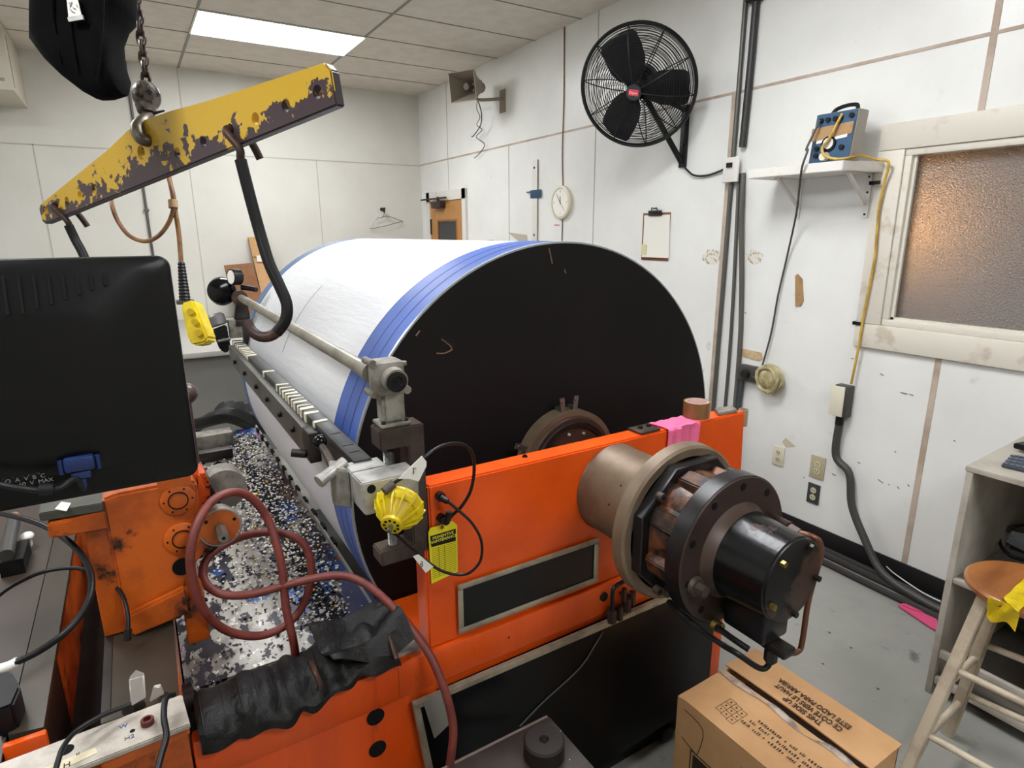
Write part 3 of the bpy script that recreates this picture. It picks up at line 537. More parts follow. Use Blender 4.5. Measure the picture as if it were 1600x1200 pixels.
# ---------------------------------------------------------------- drum
DX,DZ,DR,DY0,DY1=1.047,1.01,.648,1.42,3.18
t=thing('print_drum',(DX,(DY0+DY1)/2,DZ-DR),'huge drum wrapped in white film with blue bands and black end plate','drum')
prof=[(0,DR-.002),(.001,DR)]+[(.19+k*(DY1-DY0-.24)/40,DR) for k in range(41)]
MB().lathe((DX,DY0,DZ),Y,[(.191,DR),(DY1-DY0-.10,DR)],128,cap=False).build('white_wrap',whitew,t)
mb=MB().lathe((DX,DY0,DZ),Y,[(.002,DR+.0005),(.19,DR+.0015),(.191,DR)],128,cap=False); mb.build('blue_band',bluem,t)
MB().lathe((DX,DY0,DZ),Y,[(DY1-DY0-.10,DR+.001),(DY1-DY0,DR+.001)],128,cap=False).build('blue_band',M('far band grey blue','4c6a92',.45),t)
mb=MB()
for d in (.06,.118,.187): mb.lathe((DX,DY0,DZ),Y,[(d,DR+.0012),(d,DR+.0018),(d+.001,DR+.0018),(d+.001,DR+.0012)],128,cap=False)
mb.build('band_seam',blued,t)
mb=MB(); mb.lathe((DX,DY0,DZ),Y,[(-.004,DR-.012),(-.004,DR+.0015),(.003,DR+.003),(.003,DR-.012)],128,cap=False); mb.build('edge_ring',M('pale metal edge','9fa6ab',.35,m=.5),t)
MB().lathe((DX,DY0,DZ),Y,[(-.0045,DR-.003),(.012,DR-.003)],128).build('end_plate',discm,t)
MB().lathe((DX,DY1-.01,DZ),Y,[(0,DR-.003),(.012,DR-.003)],128).build('end_plate',discm,t)
def arc(y,a0,a1,r,w,mb,y2=None):
    n=24; mb.tube([Vector((DX+math.cos(a0+(a1-a0)*k/n)*(DR+r),y+((y2 or y)-y)*k/n,DZ+math.sin(a0+(a1-a0)*k/n)*(DR+r))) for k in range(n+1)],w,n=5,sub=1)
a1_=P(518,438,'y',2.35); mb=MB(); arc(2.36,math.radians(158),math.radians(132),.0003,.0014,mb); mb.build('crease_line',greyline,t)
mb=MB(); arc(2.84,math.radians(160),math.radians(115),-.0003,.0015,mb,2.86); mb.build('crease_line',M('faint crease','c3c6c9',.6),t)
# scuffs on the end plate
def dp(px,py,o=.0055): return P(px,py,'y',DY0-o)
scm=M('scuff brown','6e5545',.7); mb=MB()
for a in ([(650,525),(656,517)],[(690,530),(703,540),(706,546)],[(682,552),(695,552),(707,546)],[(858,388),(861,402),(863,412)],[(882,421),(884,427)]): mb.tube([dp(*q) for q in a],.0022,n=5,sub=3)
mb.build('scuff_mark',scm,t)
MB().cyl((DX,1.06,DZ),(DX,DY0-.006,DZ),.075).cyl((DX,DY1+.003,DZ),(DX,3.5,DZ),.075).build('shaft',brownst,t)
# hub disc with clips
h=thing('drum_hub',(DX,1.39,DZ-.16),'round brown hub with metal clips in the centre of the drum end','hub')
MB().lathe((DX,1.36,DZ),Y,[(0,.148),(0,.165),(.05,.165),(.0545,.16)],56).build('hub_rim',tan2,h)
MB().lathe((DX,1.351,DZ),Y,[(0,.0755),(0,.145),(.01,.15),(.05,.15)],56).build('hub_disc',M('brown hub face','4e3529',.5,m=.3,c2='3b2820',sc=6,lo=.4,hi=.6),h)
MB().lathe((DX,1.345,DZ),Y,[(0,.118),(0,.132),(.007,.134)],56,cap=False).build('hub_ring',darkst,h)
for an in (68,100): 
    q=Vector((DX+math.cos(math.radians(an))*.1,1.349,DZ+math.sin(math.radians(an))*.1)); MB().ball(q,.006,n=8).build('bolt',alu,h)
for px_,py_ in ((875,640),(893,638),(813,698)):
    q=P(px_,py_,'y',DY0-.03); d=Vector((q.x-DX,0,q.z-DZ)).normalized(); s_=Vector((d.z,0,-d.x))
    mb=MB().obox((DX+d.x*.185,DY0-.045,DZ+d.z*.185),s_,Y,d,.016,.004,.044).obox((DX+d.x*.172,DY0-.03,DZ+d.z*.172),s_,Y,d,.016,.03,.004); mb.cyl((DX+d.x*.195,DY0-.047,DZ+d.z*.195),(DX+d.x*.195,DY0-.05,DZ+d.z*.195),.004,n=8); mb.build('clip',steel,h)
# ---------------------------------------------------------------- machine frame
FYY=1.17; tops=1.135
t=thing('orange_machine',(.8,1.2,0),'orange painted machine frame standing in front of the drum','machine')
mb=MB(); mb.prism([(.488,FYY,.72),(.488,FYY,.983),(.503,FYY,.983),(.501,FYY,tops),(1.585,FYY,tops),(1.597,FYY,.9),(1.62,FYY,.72)],(0,.062,0),bev=.004)
sf=mb.build('side_frame',orange,t)
MB().cyl(P(820,714,'z',tops+.0005),P(820,714,'z',tops+.0015),.007,n=12).build('top_hole',slotm,sf)
mb=MB(); mb.box(.395,1.56,FYY-.012,FYY+.24,.624,.719,bev=.008).box(-.02,.41,FYY-.012,FYY+.03,.624,.719,bev=.006).box(-.02,.50,FYY-.004,FYY+.06,0,.6245,bev=.002).box(.4,1.5,FYY+.0,FYY+.2,.6,.6245).box(1.5,1.56,FYY-.01,FYY+.05,0,.60,bev=.005).box(1.5,1.56,FYY+.05,3.5,0,.3).box(-.02,.04,FYY+.06,3.5,0,.56)
mb.build('base_casting',M('orange paint with oil streaks','e0540c',.38,c2='cc4708',sc=4,lo=.4,hi=.65,c3='7a2c0a',sc3=10,lo3=.6,hi3=.74,stretch=(1.6,1.6,.22),bump=.05,bs=30),t)
MB().box(.501,1.499,FYY+.03,FYY+.06,0,.598).build('dark_backing',blackm,t)
MB().box(-.02,.3945,FYY+.031,FYY+.24,.56,.60).build('trough_floor',pit,t)
MB().box(.39,.487,FYY+.012,FYY+.20,.7195,.728).build('machined_pad',alu,t)
MB().box(.04,1.5,FYY+.06,3.5,.02,.06).box(1.3,1.58,3.35,3.45,.3,.9).box(.55,1.58,3.35,3.45,.6,1.2).build('far_frame',blackm,t)
def hole(px,py,w,l='dark hole'): 
    q=P(px,py,'y',FYY-.0125 if w[1]=='a' else FYY-.0055); MB().lathe(q,-Y,[(0,w[0]),(.001,w[0])],24).build('bolt_hole',slotm,t)
hole(587,1120,(.021,'b')); hole(590,1170,(.021,'b')); 
q=P(943,932,'y',FYY-.0125); MB().lathe(q,-Y,[(0,.0135),(.004,.0135),(.005,.01)],24).build('plug_cap',blackm,t)
MB().lathe(P(795,996,'y',FYY-.0125),-Y,[(0,.003),(.0005,.003)],8).build('scratch',pit,t)
# access panel (black) with tan trim, slanted
c0,c1,c2_,c3=Vector((.448,0,.592)),Vector((1.50,0,.586)),Vector((1.50,0,.13)),Vector((.52,0,.05))
py=FYY-.02
ap_=thing('access_panel',(.95,py,.05),'big black access panel with tan trim below the orange frame','panel')
def qd(y,*v): return [Vector((p.x,y,p.z)) for p in v]
MB().prism(qd(py,c0,c1,c2_,c3),(0,.006,0)).build('panel_sheet',M('black panel sheet','08080a',.32,c2='0c0b0d',sc=3,lo=.4,hi=.7),ap_)
w=.018
MB().prism(qd(py-.008,c0+Vector((-.018,0,.018)),c1+Vector((0,0,.018)),c1,c0),(0,.016,0),bev=.002).build('top_trim',trim,ap_)
MB().prism(qd(py-.008,c0+Vector((-.018,0,.018)),c0,c3,c3+Vector((-.018,0,0))),(0,.016,0),bev=.002).build('side_trim',trim,ap_)
MB().prism(qd(py-.0105,c0+Vector((.005,0,.02)),c0+Vector((.07,0,.02)),c0+Vector((.078,0,-.075)),c0+Vector((.03,0,-.10))),(0,.002,0)).build('tape_patch',duct,ap_)
MB().tube([P(942,987,'y',py-.004),P(930,1008,'y',py-.004),P(905,1045,'y',py-.004),P(850,1096,'y',py-.004),P(812,1135,'y',py-.004)],.0022,n=6).build('thin_wire',M('grey scratch','4d4a45',.6),ap_)
# name panel on the side frame
t2=thing('name_panel',(.8,FYY,.73),'blank black name panel in a tan metal frame on the orange frame','panel')
a,b_,c_,d=[P(*q,'y',FYY-.001) for q in ((711,910),(932,841),(931,905),(716,989))]
def lerp4(u,v): return (a*(1-u)+b_*u)*(1-v)+(d*(1-u)+c_*u)*v
x0,x1,z1,z0=(a.x+d.x)/2,(b_.x+c_.x)/2,(a.z+b_.z)/2,(d.z+c_.z)/2
MB().box(x0+.01,x1-.01,FYY-.006,FYY-.0005,z0+.01,z1-.01).build('black_sheet',M('name panel black','141517',.28),t2)
MB().box(x0,x1,FYY-.012,FYY-.0065,z1-.014,z1,bev=.002).box(x0,x1,FYY-.012,FYY-.0065,z0,z0+.014,bev=.002).box(x0,x0+.014,FYY-.012,FYY-.0065,z0+.0142,z1-.0142,bev=.002).box(x1-.014,x1,FYY-.012,FYY-.0065,z0+.0142,z1-.0142,bev=.002).build('trim_frame',trim,t2)
# small hydraulic fittings under the housing
t3=thing('pipe_fittings',(1.27,FYY,.6),'cluster of dark hydraulic fittings and bent tube low on the orange frame','fitting')
mb=MB(); mb.tube([P(957,958,'y',FYY-.035),P(957,930,'y',FYY-.035),P(960,918,'y',FYY-.035),P(975,908,'y',FYY-.035)],.006,n=8); mb.build('bent_tube',blackm,t3)
mb=MB()
for px_,py_,r in ((956,962,.014),(968,958,.011),(980,945,.012),(988,935,.01),(975,930,.008)):
    q=P(px_,py_,'y',FYY-.03); mb.cyl(q-Z*.02,q+Z*.022,r,n=6); mb.cyl(q,q+Y*.017,r*.6,n=8)
mb.build('fitting',M('brown fitting','3b2a24',.45,m=.4),t3)
# ---------------------------------------------------------------- hydraulic motor and gearbox
MX,MZ=1.046,1.007
t=thing('hydraulic_motor',(MX,.9,MZ-.2),'big black and tan hydraulic drive motor bolted through the orange frame','motor')
MB().lathe((MX,.946,MZ),Y,[(0,.121),(.216,.121),(.222,.124)],64).build('housing',tan,t)
mb=MB()
for k in range(14):
    an=random.random()*2*PI; yy=random.uniform(.97,1.13); mb.cyl((MX+math.cos(an)*.1205,yy,MZ+math.sin(an)*.1205),(MX+math.cos(an)*.1222,yy,MZ+math.sin(an)*.1222),.003,n=8)
mb.build('rivet',darkst,t)
MB().lathe((MX,.912,MZ),Y,[(0,.17),(0,.188),(.006,.194),(.034,.196),(.034,.1)],96,cap=False).build('flange',tan2,t)
MB().lathe((MX,.884,MZ),Y,[(0,.12),(0,.175),(.003,.178),(.0275,.178),(.0275,.12)],8,cap=False,ref=(math.cos(math.radians(67.5)),0,math.sin(math.radians(67.5)))).build('mounting_plate',M('satin black plate','1c1b1c',.32,m=.3,c2='2f2926',sc=8,lo=.5,hi=.65),t)
mb=MB().lathe((MX,.811,MZ),Y,[(0,.142),(.03,.146),(.073,.15)],10,cap=False)
for k in range(8):
    an=2*PI*k/8+.3; u=Vector((math.cos(an),0,math.sin(an))); v=Vector((-u.z,0,u.x))
    mb.prism([Vector((MX,.811,MZ))+u*.135-v*.03,Vector((MX,.811,MZ))+u*.156-v*.019,Vector((MX,.811,MZ))+u*.156+v*.019,Vector((MX,.811,MZ))+u*.135+v*.03],(0,.073,0),bev=.003)
mb.build('gear_casing',gear,t)
for k in range(4):
    an=2*PI*k/4+PI*.76; q=Vector((MX+math.cos(an)*.165,0,MZ+math.sin(an)*.165)); bo=MB().cyl((q.x,.868,q.z),(q.x,.8835,q.z),.0105,n=16).build('bolt',brownst,t)
    MB().cyl((q.x,.8674,q.z),(q.x,.8678,q.z),.005,n=6).build('hex_recess',slotm,bo)
MB().lathe((MX,.766,MZ),Y,[(.0,.166),(.003,.169),(.042,.170),(.045,.166)],96).build('end_plate',[plate],t)
MB().lathe((MX,.7695,MZ),Y,[(0,.1702),(.0375,.1712)],96,cap=False).build('plate_rim',M('satin black plate',0),t)
for k in range(10):
    an=2*PI*k/10+.25; MB().cyl((MX+math.cos(an)*.148,.7655,MZ+math.sin(an)*.148),(MX+math.cos(an)*.148,.7645,MZ+math.sin(an)*.148),.0085,n=14).build('bolt_hole',slotm,t)
MB().lathe((MX,.628,MZ),Y,[(0,.088),(.003,.0915),(.05,.0935),(.1,.098),(.112,.1)],72).build('motor_body',gloss,t)
MB().lathe((MX,.7402,MZ),Y,[(0,.1002),(.014,.104),(.0256,.111)],72).build('motor_collar',M('brown motor collar','4b3b33',.45,m=.2,c2='2a211d',sc=9,lo=.5,hi=.6),t)
MB().lathe((MX,.6225,MZ),Y,[(0,.0855),(.002,.0885),(.0052,.0885)],72).build('end_cap',M('black end cap','0f0e0e',.4,c2='3a2a24',sc=9,lo=.5,hi=.53),t)
for k in range(5):
    an=2*PI*k/5+math.radians(60); bo=MB().cyl((MX+math.cos(an)*.076,.612,MZ+math.sin(an)*.076),(MX+math.cos(an)*.076,.622,MZ+math.sin(an)*.076),.007,n=6).build('cap_bolt',brass if k in (1,2) else darkst,t)
text('cap_lettering','/ / / / /',.014,(MX-.01,.6222,MZ-.02),(1,0,0),Z,M('faint grey ink','4a4643',.5),t)
q=P(1085,915,'y',.765); MB().cyl(q,q-Y*.01,.022,.02).cyl(q-Y*.01,q-Y*.03,.0135,n=6).build('port_plug',brownst,t)
# lower port block
a=P(1165,975,'y',.70); MB().box(MX-.03,MX+.055,.655,.76,MZ-.165,MZ-.085,bev=.008).build('port_block',M('satin black plate',0),t)
MB().box(MX-.005,MX+.035,.62,.68,MZ-.185,MZ-.1655,bev=.005).cyl((MX+.01,.66,MZ-.1855),(MX+.01,.66,MZ-.215),.014,n=6).build('port_fitting',darkst,t)
q=P(1116,975,'y',.76); MB().cyl(q,q-Y*.02,.014,.012).build('brass_nipple',brass,t)
MB().tube([P(1120,980,'y',.735),P(1145,998,'y',.72),P(1170,1015,'y',.69)],.007,n=8).build('oil_pipe',blackm,t)
MB().tube([Vector((MX+.01,.66,MZ-.21)),Vector((MX+.008,.662,MZ-.228)),Vector((MX-.01,.67,MZ-.232)),P(1150,1020,'y',.70),P(1125,1005,'y',.74),P(1070,965,'y',.80),P(1045,940,'y',.86)],.0065,n=8).build('oil_pipe',blackm,t)
q=P(1213,815,'y',.755)
MB().cyl(P(1205,810,'y',.765),P(1235,825,'y',.70),.013,n=12).cyl(P(1235,825,'y',.70),P(1250,834,'y',.675),.011,n=6).build('hose_fitting',M('brown fitting',0),t)
cop=M('copper brown tube','6d4636',.4,m=.5)
MB().tube([P(1250,833,'y',.672),P(1268,838,'y',.65),P(1281,848,'y',.64),P(1282,870,'y',.66),P(1272,905,'y',.70),P(1262,945,'y',.70),P(1254,1000,'y',.69),P(1248,1017,'y',.69),P(1232,1020,'y',.69),P(1207,1006,'y',.68)],.0065,n=10).build('copper_tube',cop,t)
# things on top of the frame
c=P(1084,643,'z',tops+.006); rag0=c.copy()
tp=thing('tape_roll',(c.x,FYY+.03,tops+.0055),'roll of brown packing tape on the pink cloth atop the orange frame','tape roll')
mb=MB(); o=Vector((c.x-.033,FYY+.035,tops+.006)); mb.lathe(o,Z,[(0,.034),(0,.0395),(.048,.0395),(.048,.034)],48,cap=False); mb.build('tape',tapeb,tp)
MB().lathe(o,Z,[(.0005,.0337),(.0005,.0305),(.0475,.0305),(.0475,.0337),(.0005,.0337)],48,cap=False).build('core',core,tp)
def rag(u,v):
    xx=1.245+.125*u+.01*math.sin(3*v); s_=v*.19
    if s_<.075: yy,zz=FYY+.066-s_,tops+.003+.0015*math.sin(20*u+9*v)
    else: yy,zz=FYY-.006-.005*math.sin(7*u)-.004*math.sin(23*u),tops+.003-(s_-.075)
    return Vector((xx-.012*v+ (0 if u>.5 else -.02*(1-v)*.5),yy,zz))
tag(MB().sheet(rag,14,24,.0016).build('pink_cloth',pink),'pink shop cloth draped over the top of the orange frame','cloth')
t=thing('lifting_plate',(1.17,FYY+.03,tops),'small brown steel plate with bolts on top of the orange frame','plate')
c=P(999,668,'z',tops+.005); MB().box(c.x-.035,c.x+.04,FYY+.004,FYY+.06,tops+.0005,tops+.008,bev=.002).build('plate',brownst,t)
for dx in (-.01,.022): MB().cyl((c.x+dx,FYY+.035,tops+.0085),(c.x+dx,FYY+.035,tops+.016),.007,n=6).build('bolt',darkst,t)
t=thing('corner_block',(1.56,FYY+.03,tops),'grey metal block at the right end of the orange frame top','block')
MB().prism([(1.475,FYY+.012,tops+.0005),(1.555,FYY+.004,tops+.0005),(1.575,FYY+.04,tops+.0005),(1.51,FYY+.058,tops+.0005)],(0,0,.01),bev=.002).build('block',cast,t)
c=P(1172,668,'x',1.64); t=thing('cable_tie_spool',(1.60,FYY+.03,1.06),'small tan cardboard tube at the right end of the orange frame','tube')
MB().lathe((1.618,FYY+.03,1.075),Z,[(0,.0115),(0,.0145),(.055,.0145),(.055,.0115),(0,.0115)],24,cap=False).build('tube',M('tan tube','a68c74',.6),t)
# ---------------------------------------------------------------- C frame with screw and top rod
t=thing('screw_bracket',(.45,1.2,.97),'brown steel C-shaped bracket with vertical screw left of the orange frame','bracket')
mb=MB(); mb.prism([(.398,FYY+.002,1.238),(.398,FYY+.002,1.284),(.499,FYY+.002,1.284),(.4995,FYY+.002,.986),(.484,FYY+.002,.97),(.385,FYY+.002,.97),(.385,FYY+.002,1.002),(.462,FYY+.002,1.006),(.462,FYY+.002,1.238)],(0,.058,0),bev=.003); mb.build('c_frame',brownst,t)
mb=MB(); pr=[]
for k in range(58): pr+= [(k*.004,.0128),(k*.004+.002,.0103)]
mb.lathe((.425,1.2,1.0025),Z,pr,20); mb.build('lead_screw',steel,t)
t=thing('support_head',(.435,1.2,1.285),'grey cast head holding the rod end above the C-shaped bracket','bracket')
hx,hy=.438,1.205
MB().box(hx-.033,hx+.033,1.176,1.236,1.2845,1.293,bev=.003).build('foot_plate',cast,t)
for sx in (-1,1): MB().cyl((hx+sx*.026,1.184,1.2932),(hx+sx*.026,1.184,1.299),.005,n=6).build('foot_bolt',darkst,t)
MB().prism([(hx-.024,1.182,1.2932),(hx+.024,1.182,1.2932),(hx+.024,1.23,1.2932),(hx-.024,1.23,1.2932)],(0,0,.075),bev=.005).build('post',cast,t)
hc=Vector((.432,1.2,1.392)); 
mb=MB(); mb.box(hc.x-.032,hc.x+.034,1.178,1.238,1.352,1.428,bev=.012); mb.cyl((hc.x+.004,1.178,1.39),(hc.x+.004,1.158,1.388),.027,.026,n=32); mb.cyl((hc.x+.036,1.2,1.428-.008),(hc.x+.036,1.2,1.412),.008); mb.cyl((hc.x-.033,1.19,1.424),(hc.x-.033,1.24,1.424),.008); mb.cyl((hc.x-.033,1.19,1.357),(hc.x-.033,1.24,1.357),.007); mb.cyl((hc.x+.038,1.185,1.36),(hc.x+.038,1.215,1.36),.009); mb.build('head_casting',cast,t)
cp=MB().lathe((hc.x+.004,1.158,1.388),-Y,[(0,.0215),(.004,.0215),(.005,.012),(.002,.01),(.002,.004),(.006,.003)],32).build('round_cap',blackm,t)
rd0,rd1=Vector((.412,1.24,1.393)),Vector((.415,3.02,1.398))
rod=MB().cyl(rd0,rd1,.0165,n=28); rod.cyl(rd0,rd0+Y*.06,.021,.018,n=28)
tag(rod.build('round_rod',M('dull rod steel','a19d92',.35,m=.6,c2='858074',sc=10,lo=.4,hi=.6)),'long grey round rod running along the left side of the drum','rod')
# far support with black handwheel, gauge
t=thing('far_rod_support',(.41,3.05,1.15),'dark far support holding the rod end beyond the drum side','bracket')
MB().cyl((.41,3.025,1.398),(.41,3.08,1.398),.034,n=24).build('bearing',rust,t)
MB().prism([(.375,3.03,1.30),(.445,3.03,1.30),(.44,3.03,1.37),(.39,3.03,1.37)],(0,.05,0),bev=.004).box(.38,.45,3.02,3.09,1.27,1.30,bev=.004).box(.405,.43,3.03,3.06,1.08,1.27).build('post',darkst,t)
MB().lathe((.355,3.12,1.425),Vector((-.5,-.8,.1)),[(0,.03),(0,.062),(.02,.066),(.045,.055),(.06,.02)],32).build('round_cover',M('gloss black knob','09090a',.15),t)
t=thing('pressure_gauge',(.42,3.02,1.45),'black round pressure gauge with white face above the rod end','gauge')
gd=Vector((-.93,-.36,.05)).normalized(); go=Vector((.425,3.05,1.492))
MB().lathe(go,gd,[(0,.03),(.006,.036),(.045,.036),(.048,.034),(.045,.031),(.045,.0001)],28).build('case',blackm,t)
MB().lathe(go+gd*.0455,gd,[(0,.0305),(.001,.0305)],28).build('dial',clockf,t)
MB().cyl((.43,3.05,1.456),(.43,3.05,1.432),.01).cyl((.43,3.05,1.445),(.48,3.0,1.435),.012,n=12).build('stem',blackm,t)
t=thing('far_handle_clamp',(.31,3.05,1.15),'dark clamp with grey collar and small handle at the far rail end','clamp')
MB().lathe((.305,3.06,1.30),Vector((.25,-.2,-1)),[(-.03,.03),(-.02,.04),(.02,.04),(.025,.036)],24).build('collar',M('grey collar','6f6e6c',.4,m=.4),t)
MB().prism([(.28,3.01,1.26),(.34,3.01,1.28),(.345,3.01,1.18),(.325,3.01,1.15),(.30,3.01,1.17)],(0,.05,0),bev=.006).build('body',blackm,t)
MB().cyl((.292,2.985,1.215),(.345,2.985,1.222),.007).cyl((.32,3.01,1.22),(.32,2.985,1.22),.006).build('pin',steel,t)
MB().box(.35,.41,3.03,3.08,1.215,1.30,bev=.004).build('block',cast,t)
# ---------------------------------------------------------------- blade rail with tape marks
t=thing('blade_rail',(.36,2.1,1.1),'dark steel blade rail with white tape marks running along the drum','rail')
MB().box(.352,.392,1.215,3.0,1.195,1.212,bev=.002).box(.352,.358,1.215,3.0,1.17,1.195).build('top_bar',M('dark rail steel','4a4a48',.4,m=.5,c2='37373a',sc=9,lo=.4,hi=.6),t)
MB().prism([(.329,1.56,1.115),(.329,1.50,1.185),(.329,2.95,1.195),(.329,2.95,1.12)],(.006,0,0)).prism([(.329,1.50,1.186),(.329,2.95,1.196),(.352,2.95,1.196),(.352,1.50,1.186)],(0,0,.003)).build('side_plate',M('grey side plate','6a6963',.42,m=.5,c2='56544e',sc=8,lo=.4,hi=.6),t)
for y in (2.75,2.5,2.25,2.05,1.85,1.68): MB().cyl((.3285,y,1.158),(.318,y,1.158),.0085,n=6).build('bolt',blackm,t)
MB().box(.322,.352,1.49,1.56,1.12,1.20,bev=.004).cyl((.3215,1.53,1.135),(.29,1.545,1.14),.011,n=12).build('end_clamp',darkst,t)
mk=M('cream masking tape','ddd8c2',.6,bump=.4,bs=60)
for y,w in [(2.93,.02),(2.87,.015),(2.82,.02),(2.77,.015),(2.73,.02),(2.69,.018),(2.65,.015),(2.61,.02),(2.56,.025),(2.22,.02),(2.0,.016),(1.95,.014),(1.90,.018),(1.865,.012),(1.83,.016),(1.79,.012),(1.75,.018),(1.71,.012),(1.67,.02),(1.62,.026),(1.53,.02)]:
    w*=random.uniform(.7,1.1); mb=MB().prism([(.350,y,1.2122),(.350,y+w,1.2122),(.386,y+w+random.uniform(-.008,.008),1.2122),(.386,y+random.uniform(-.006,.006),1.2122)],(0,0,.002)); mb.box(.3485,.3515,y,y+w,1.175,1.2125); mb.build('tape_mark',mk,t)
for y in (1.32,1.42,1.27): MB().box(.36,.385,y,y+.003,1.2122,1.2128).build('scribe_mark',slotm,t)
# screw block and lever
t=thing('screw_block',(.39,1.14,1.13),'light grey metal block riding on the vertical screw','block')
MB().prism([(.334,1.10,1.137),(.45,1.10,1.137),(.452,1.10,1.207),(.330,1.10,1.207)],(0,.068,0),bev=.003).prism([(.33,1.1685,1.14),(.41,1.1685,1.14),(.41,1.1685,1.207),(.33,1.1685,1.207)],(0,.06,0),bev=.003).build('block_body',alu,t)
MB().cyl((.35,1.0995,1.192),(.35,1.0985,1.192),.009,n=20).build('socket_hole',slotm,t)
MB().prism([(.300,1.21,1.125),(.329,1.17,1.125),(.329,1.24,1.125),(.31,1.26,1.125)],(0,0,.085),bev=.003).build('blade_clamp',cast,t)
MB().cyl((.275,1.20,1.19),(.334,1.22,1.213),.0125,n=20).cyl((.272,1.199,1.189),(.28,1.202,1.192),.014,n=20).build('clamp_pin',alu,t)
t=thing('lever_handle',(.34,1.35,1.2),'cast lever with black ball knob beside the blade rail','lever')
k0=P(500,690,'x',.318); k1=P(531,748,'x',.318)
MB().tube([k0+Vector((0,-.01,-.006)),k0*.65+k1*.35,k1*.9+k0*.1,k1],lambda q:.007+.006*q,n=12).build('lever_arm',brownst,t)
MB().ball(k0,.0165,n=20).build('ball_knob',M('gloss black knob',0),t)
# yellow valve actuator on the block
t=thing('yellow_actuator',P(612,790,'y',1.06),'bright yellow finned actuator mounted on the grey screw block','actuator')
c=P(622,785,'y',1.07); fcx=P(606,800,'y',1.03); ax=(fcx-c); ax=Vector((-.62,-.72,-.32)).normalized(); AS=1.28
base=P(627,785,'y',1.075)+ax*.0
MB().lathe(base,ax,[(0,.036),(.004,.048),(.014,.05),(.02,.047),(.026,.040)],36).build('body_shell',yplast,t)
mb=MB(); a_=ax.orthogonal().normalized(); a_=(UP-ax*UP.dot(ax)).normalized(); b_=ax.cross(a_)
for k in range(14):
    an=2*PI*k/14; u=a_*math.cos(an)+b_*math.sin(an); v=ax.cross(u)
    mb.prism([base+ax*.0+u*.03-v*.0018,base+ax*.008+u*.053-v*.0018,base+ax*.03+u*.046-v*.0018,base+ax*.056+u*.022-v*.0018,base+ax*.03+u*.015-v*.0018],v*.0036)
mb.build('cooling_fin',yplast,t)
MB().lathe(base+ax*.022,ax,[(0,.038),(.02,.031),(.032,.021),(.036,.0205)],32).build('cone',M('yellow cone','cdb40e',.45,c2='b89c0a',sc=15,lo=.4,hi=.6),t)
MB().lathe(base+ax*.056,ax,[(0,.0215),(.008,.0215),(.009,.020)],32).build('face_disc',yplast,t)
for k in range(9):
    an=2*PI*k/9; q=base+ax*.0651+(a_*math.cos(an)+b_*math.sin(an))*.014; MB().cyl(q,q+ax*.0006,.003,n=10).build('face_hole',slotm,t)
MB().cyl(base+ax*.065,base+ax*.08,.005,n=6).build('shaft',steel,t)
c=P(600,768,'y',1.055); MB().cyl(c,P(614,756,'y',1.06),.009,n=16).build('cable_gland',M('brown rubber','4a3f3a',.5),t)
# cables with tags
pipe('sensor_cable',[P(612,757,'y',1.06),P(640,738,'y',1.05),P(664,714,'y',1.05),P(690,697,'y',1.06),P(716,693,'y',1.07),P(735,703,'y',1.08),P(741,730,'y',1.09),P(736,765,'y',1.11),P(722,790,'y',1.13),P(708,804,'y',1.145),P(700,812,'y',1.15)],.0038,cablem,'upper black cable looping from the yellow actuator to the lower connector','cable',n=8)
pipe('sensor_cable',[P(699,783,'y',1.145),P(716,797,'y',1.13),P(738,818,'y',1.11),P(752,845,'y',1.09),P(751,875,'y',1.08),P(735,894,'y',1.08),P(715,898,'y',1.09),P(690,892,'y',1.10),P(668,878,'y',1.11),P(645,858,'y',1.10),P(622,838,'y',1.09),P(606,828,'y',1.08)],.0034,cablem,'lower black cable looping from the upper connector under the yellow tag','cable',n=8)
for (px_,py_),(ex,ey),lab in (((686,774),(700,783),'upper black connector on the orange frame'),((688,808),(702,800),'lower black connector holding the yellow tag')):
    t=thing('cable_connector',P(px_,py_,'y',FYY-.02),lab,'connector','connectors on the orange frame'); q=P(px_,py_,'y',FYY-.001)
    MB().cyl(q,q-Y*.014,.011,n=8).build('socket',blackm,t); MB().tube([q-Y*.014,q+Vector((.004,-.024,-.003)),P(ex,ey,'y',FYY-.03)],.0075,n=10).build('plug',darkst,t)
def flag(name,pts,y,txt,tp_,lab):
    t=thing(name,P(*pts[0],'y',y),lab,'label','labels on the sensor cables')
    MB().prism([P(a,b,'y',y) for a,b in pts],(0,-.0012,0)).build('flag',paper,t)
    o=P(*tp_,'y',y-.0016); text('letter',txt,.018,o,RT,UP,M('faded ink','5b554e',.6),t,ext=.0003)
flag('cable_label',[(622,748),(659,712),(666,721),(666,728),(654,752),(640,748)],1.046,'T',(642,741),'white label folded round the upper cable near the yellow actuator')
flag('cable_label',[(645,869),(654,866),(677,885),(665,895)],1.10,'8',(655,886),'white label on the lower cable left of the yellow tag')
t=thing('maintenance_tag',P(694,912,'y',FYY-.004),'yellow preventive maintenance tag hanging on the orange frame','tag')
ty=FYY-.004; tl_,tr_,br_,bl_=[P(*q,'y',ty) for q in ((669,826),(714,813),(715,893),(674,912))]
MB().prism([P(669,832,'y',ty),P(672,825,'y',ty),P(707,814,'y',ty),P(714,820,'y',ty),P(715,893,'y',ty),P(674,912,'y',ty)],(0,-.001,0)).build('card',taglm,t)
MB().prism([P(672,838,'y',ty-.0012),P(712,826,'y',ty-.0012),P(712,845,'y',ty-.0012),P(674,855,'y',ty-.0012)],(0,-.0005,0)).build('header',tagbl,t)
xd=(P(712,826,'y',ty)-P(672,838,'y',ty)).normalized(); yd=(P(672,838,'y',ty)-P(674,855,'y',ty)).normalized()
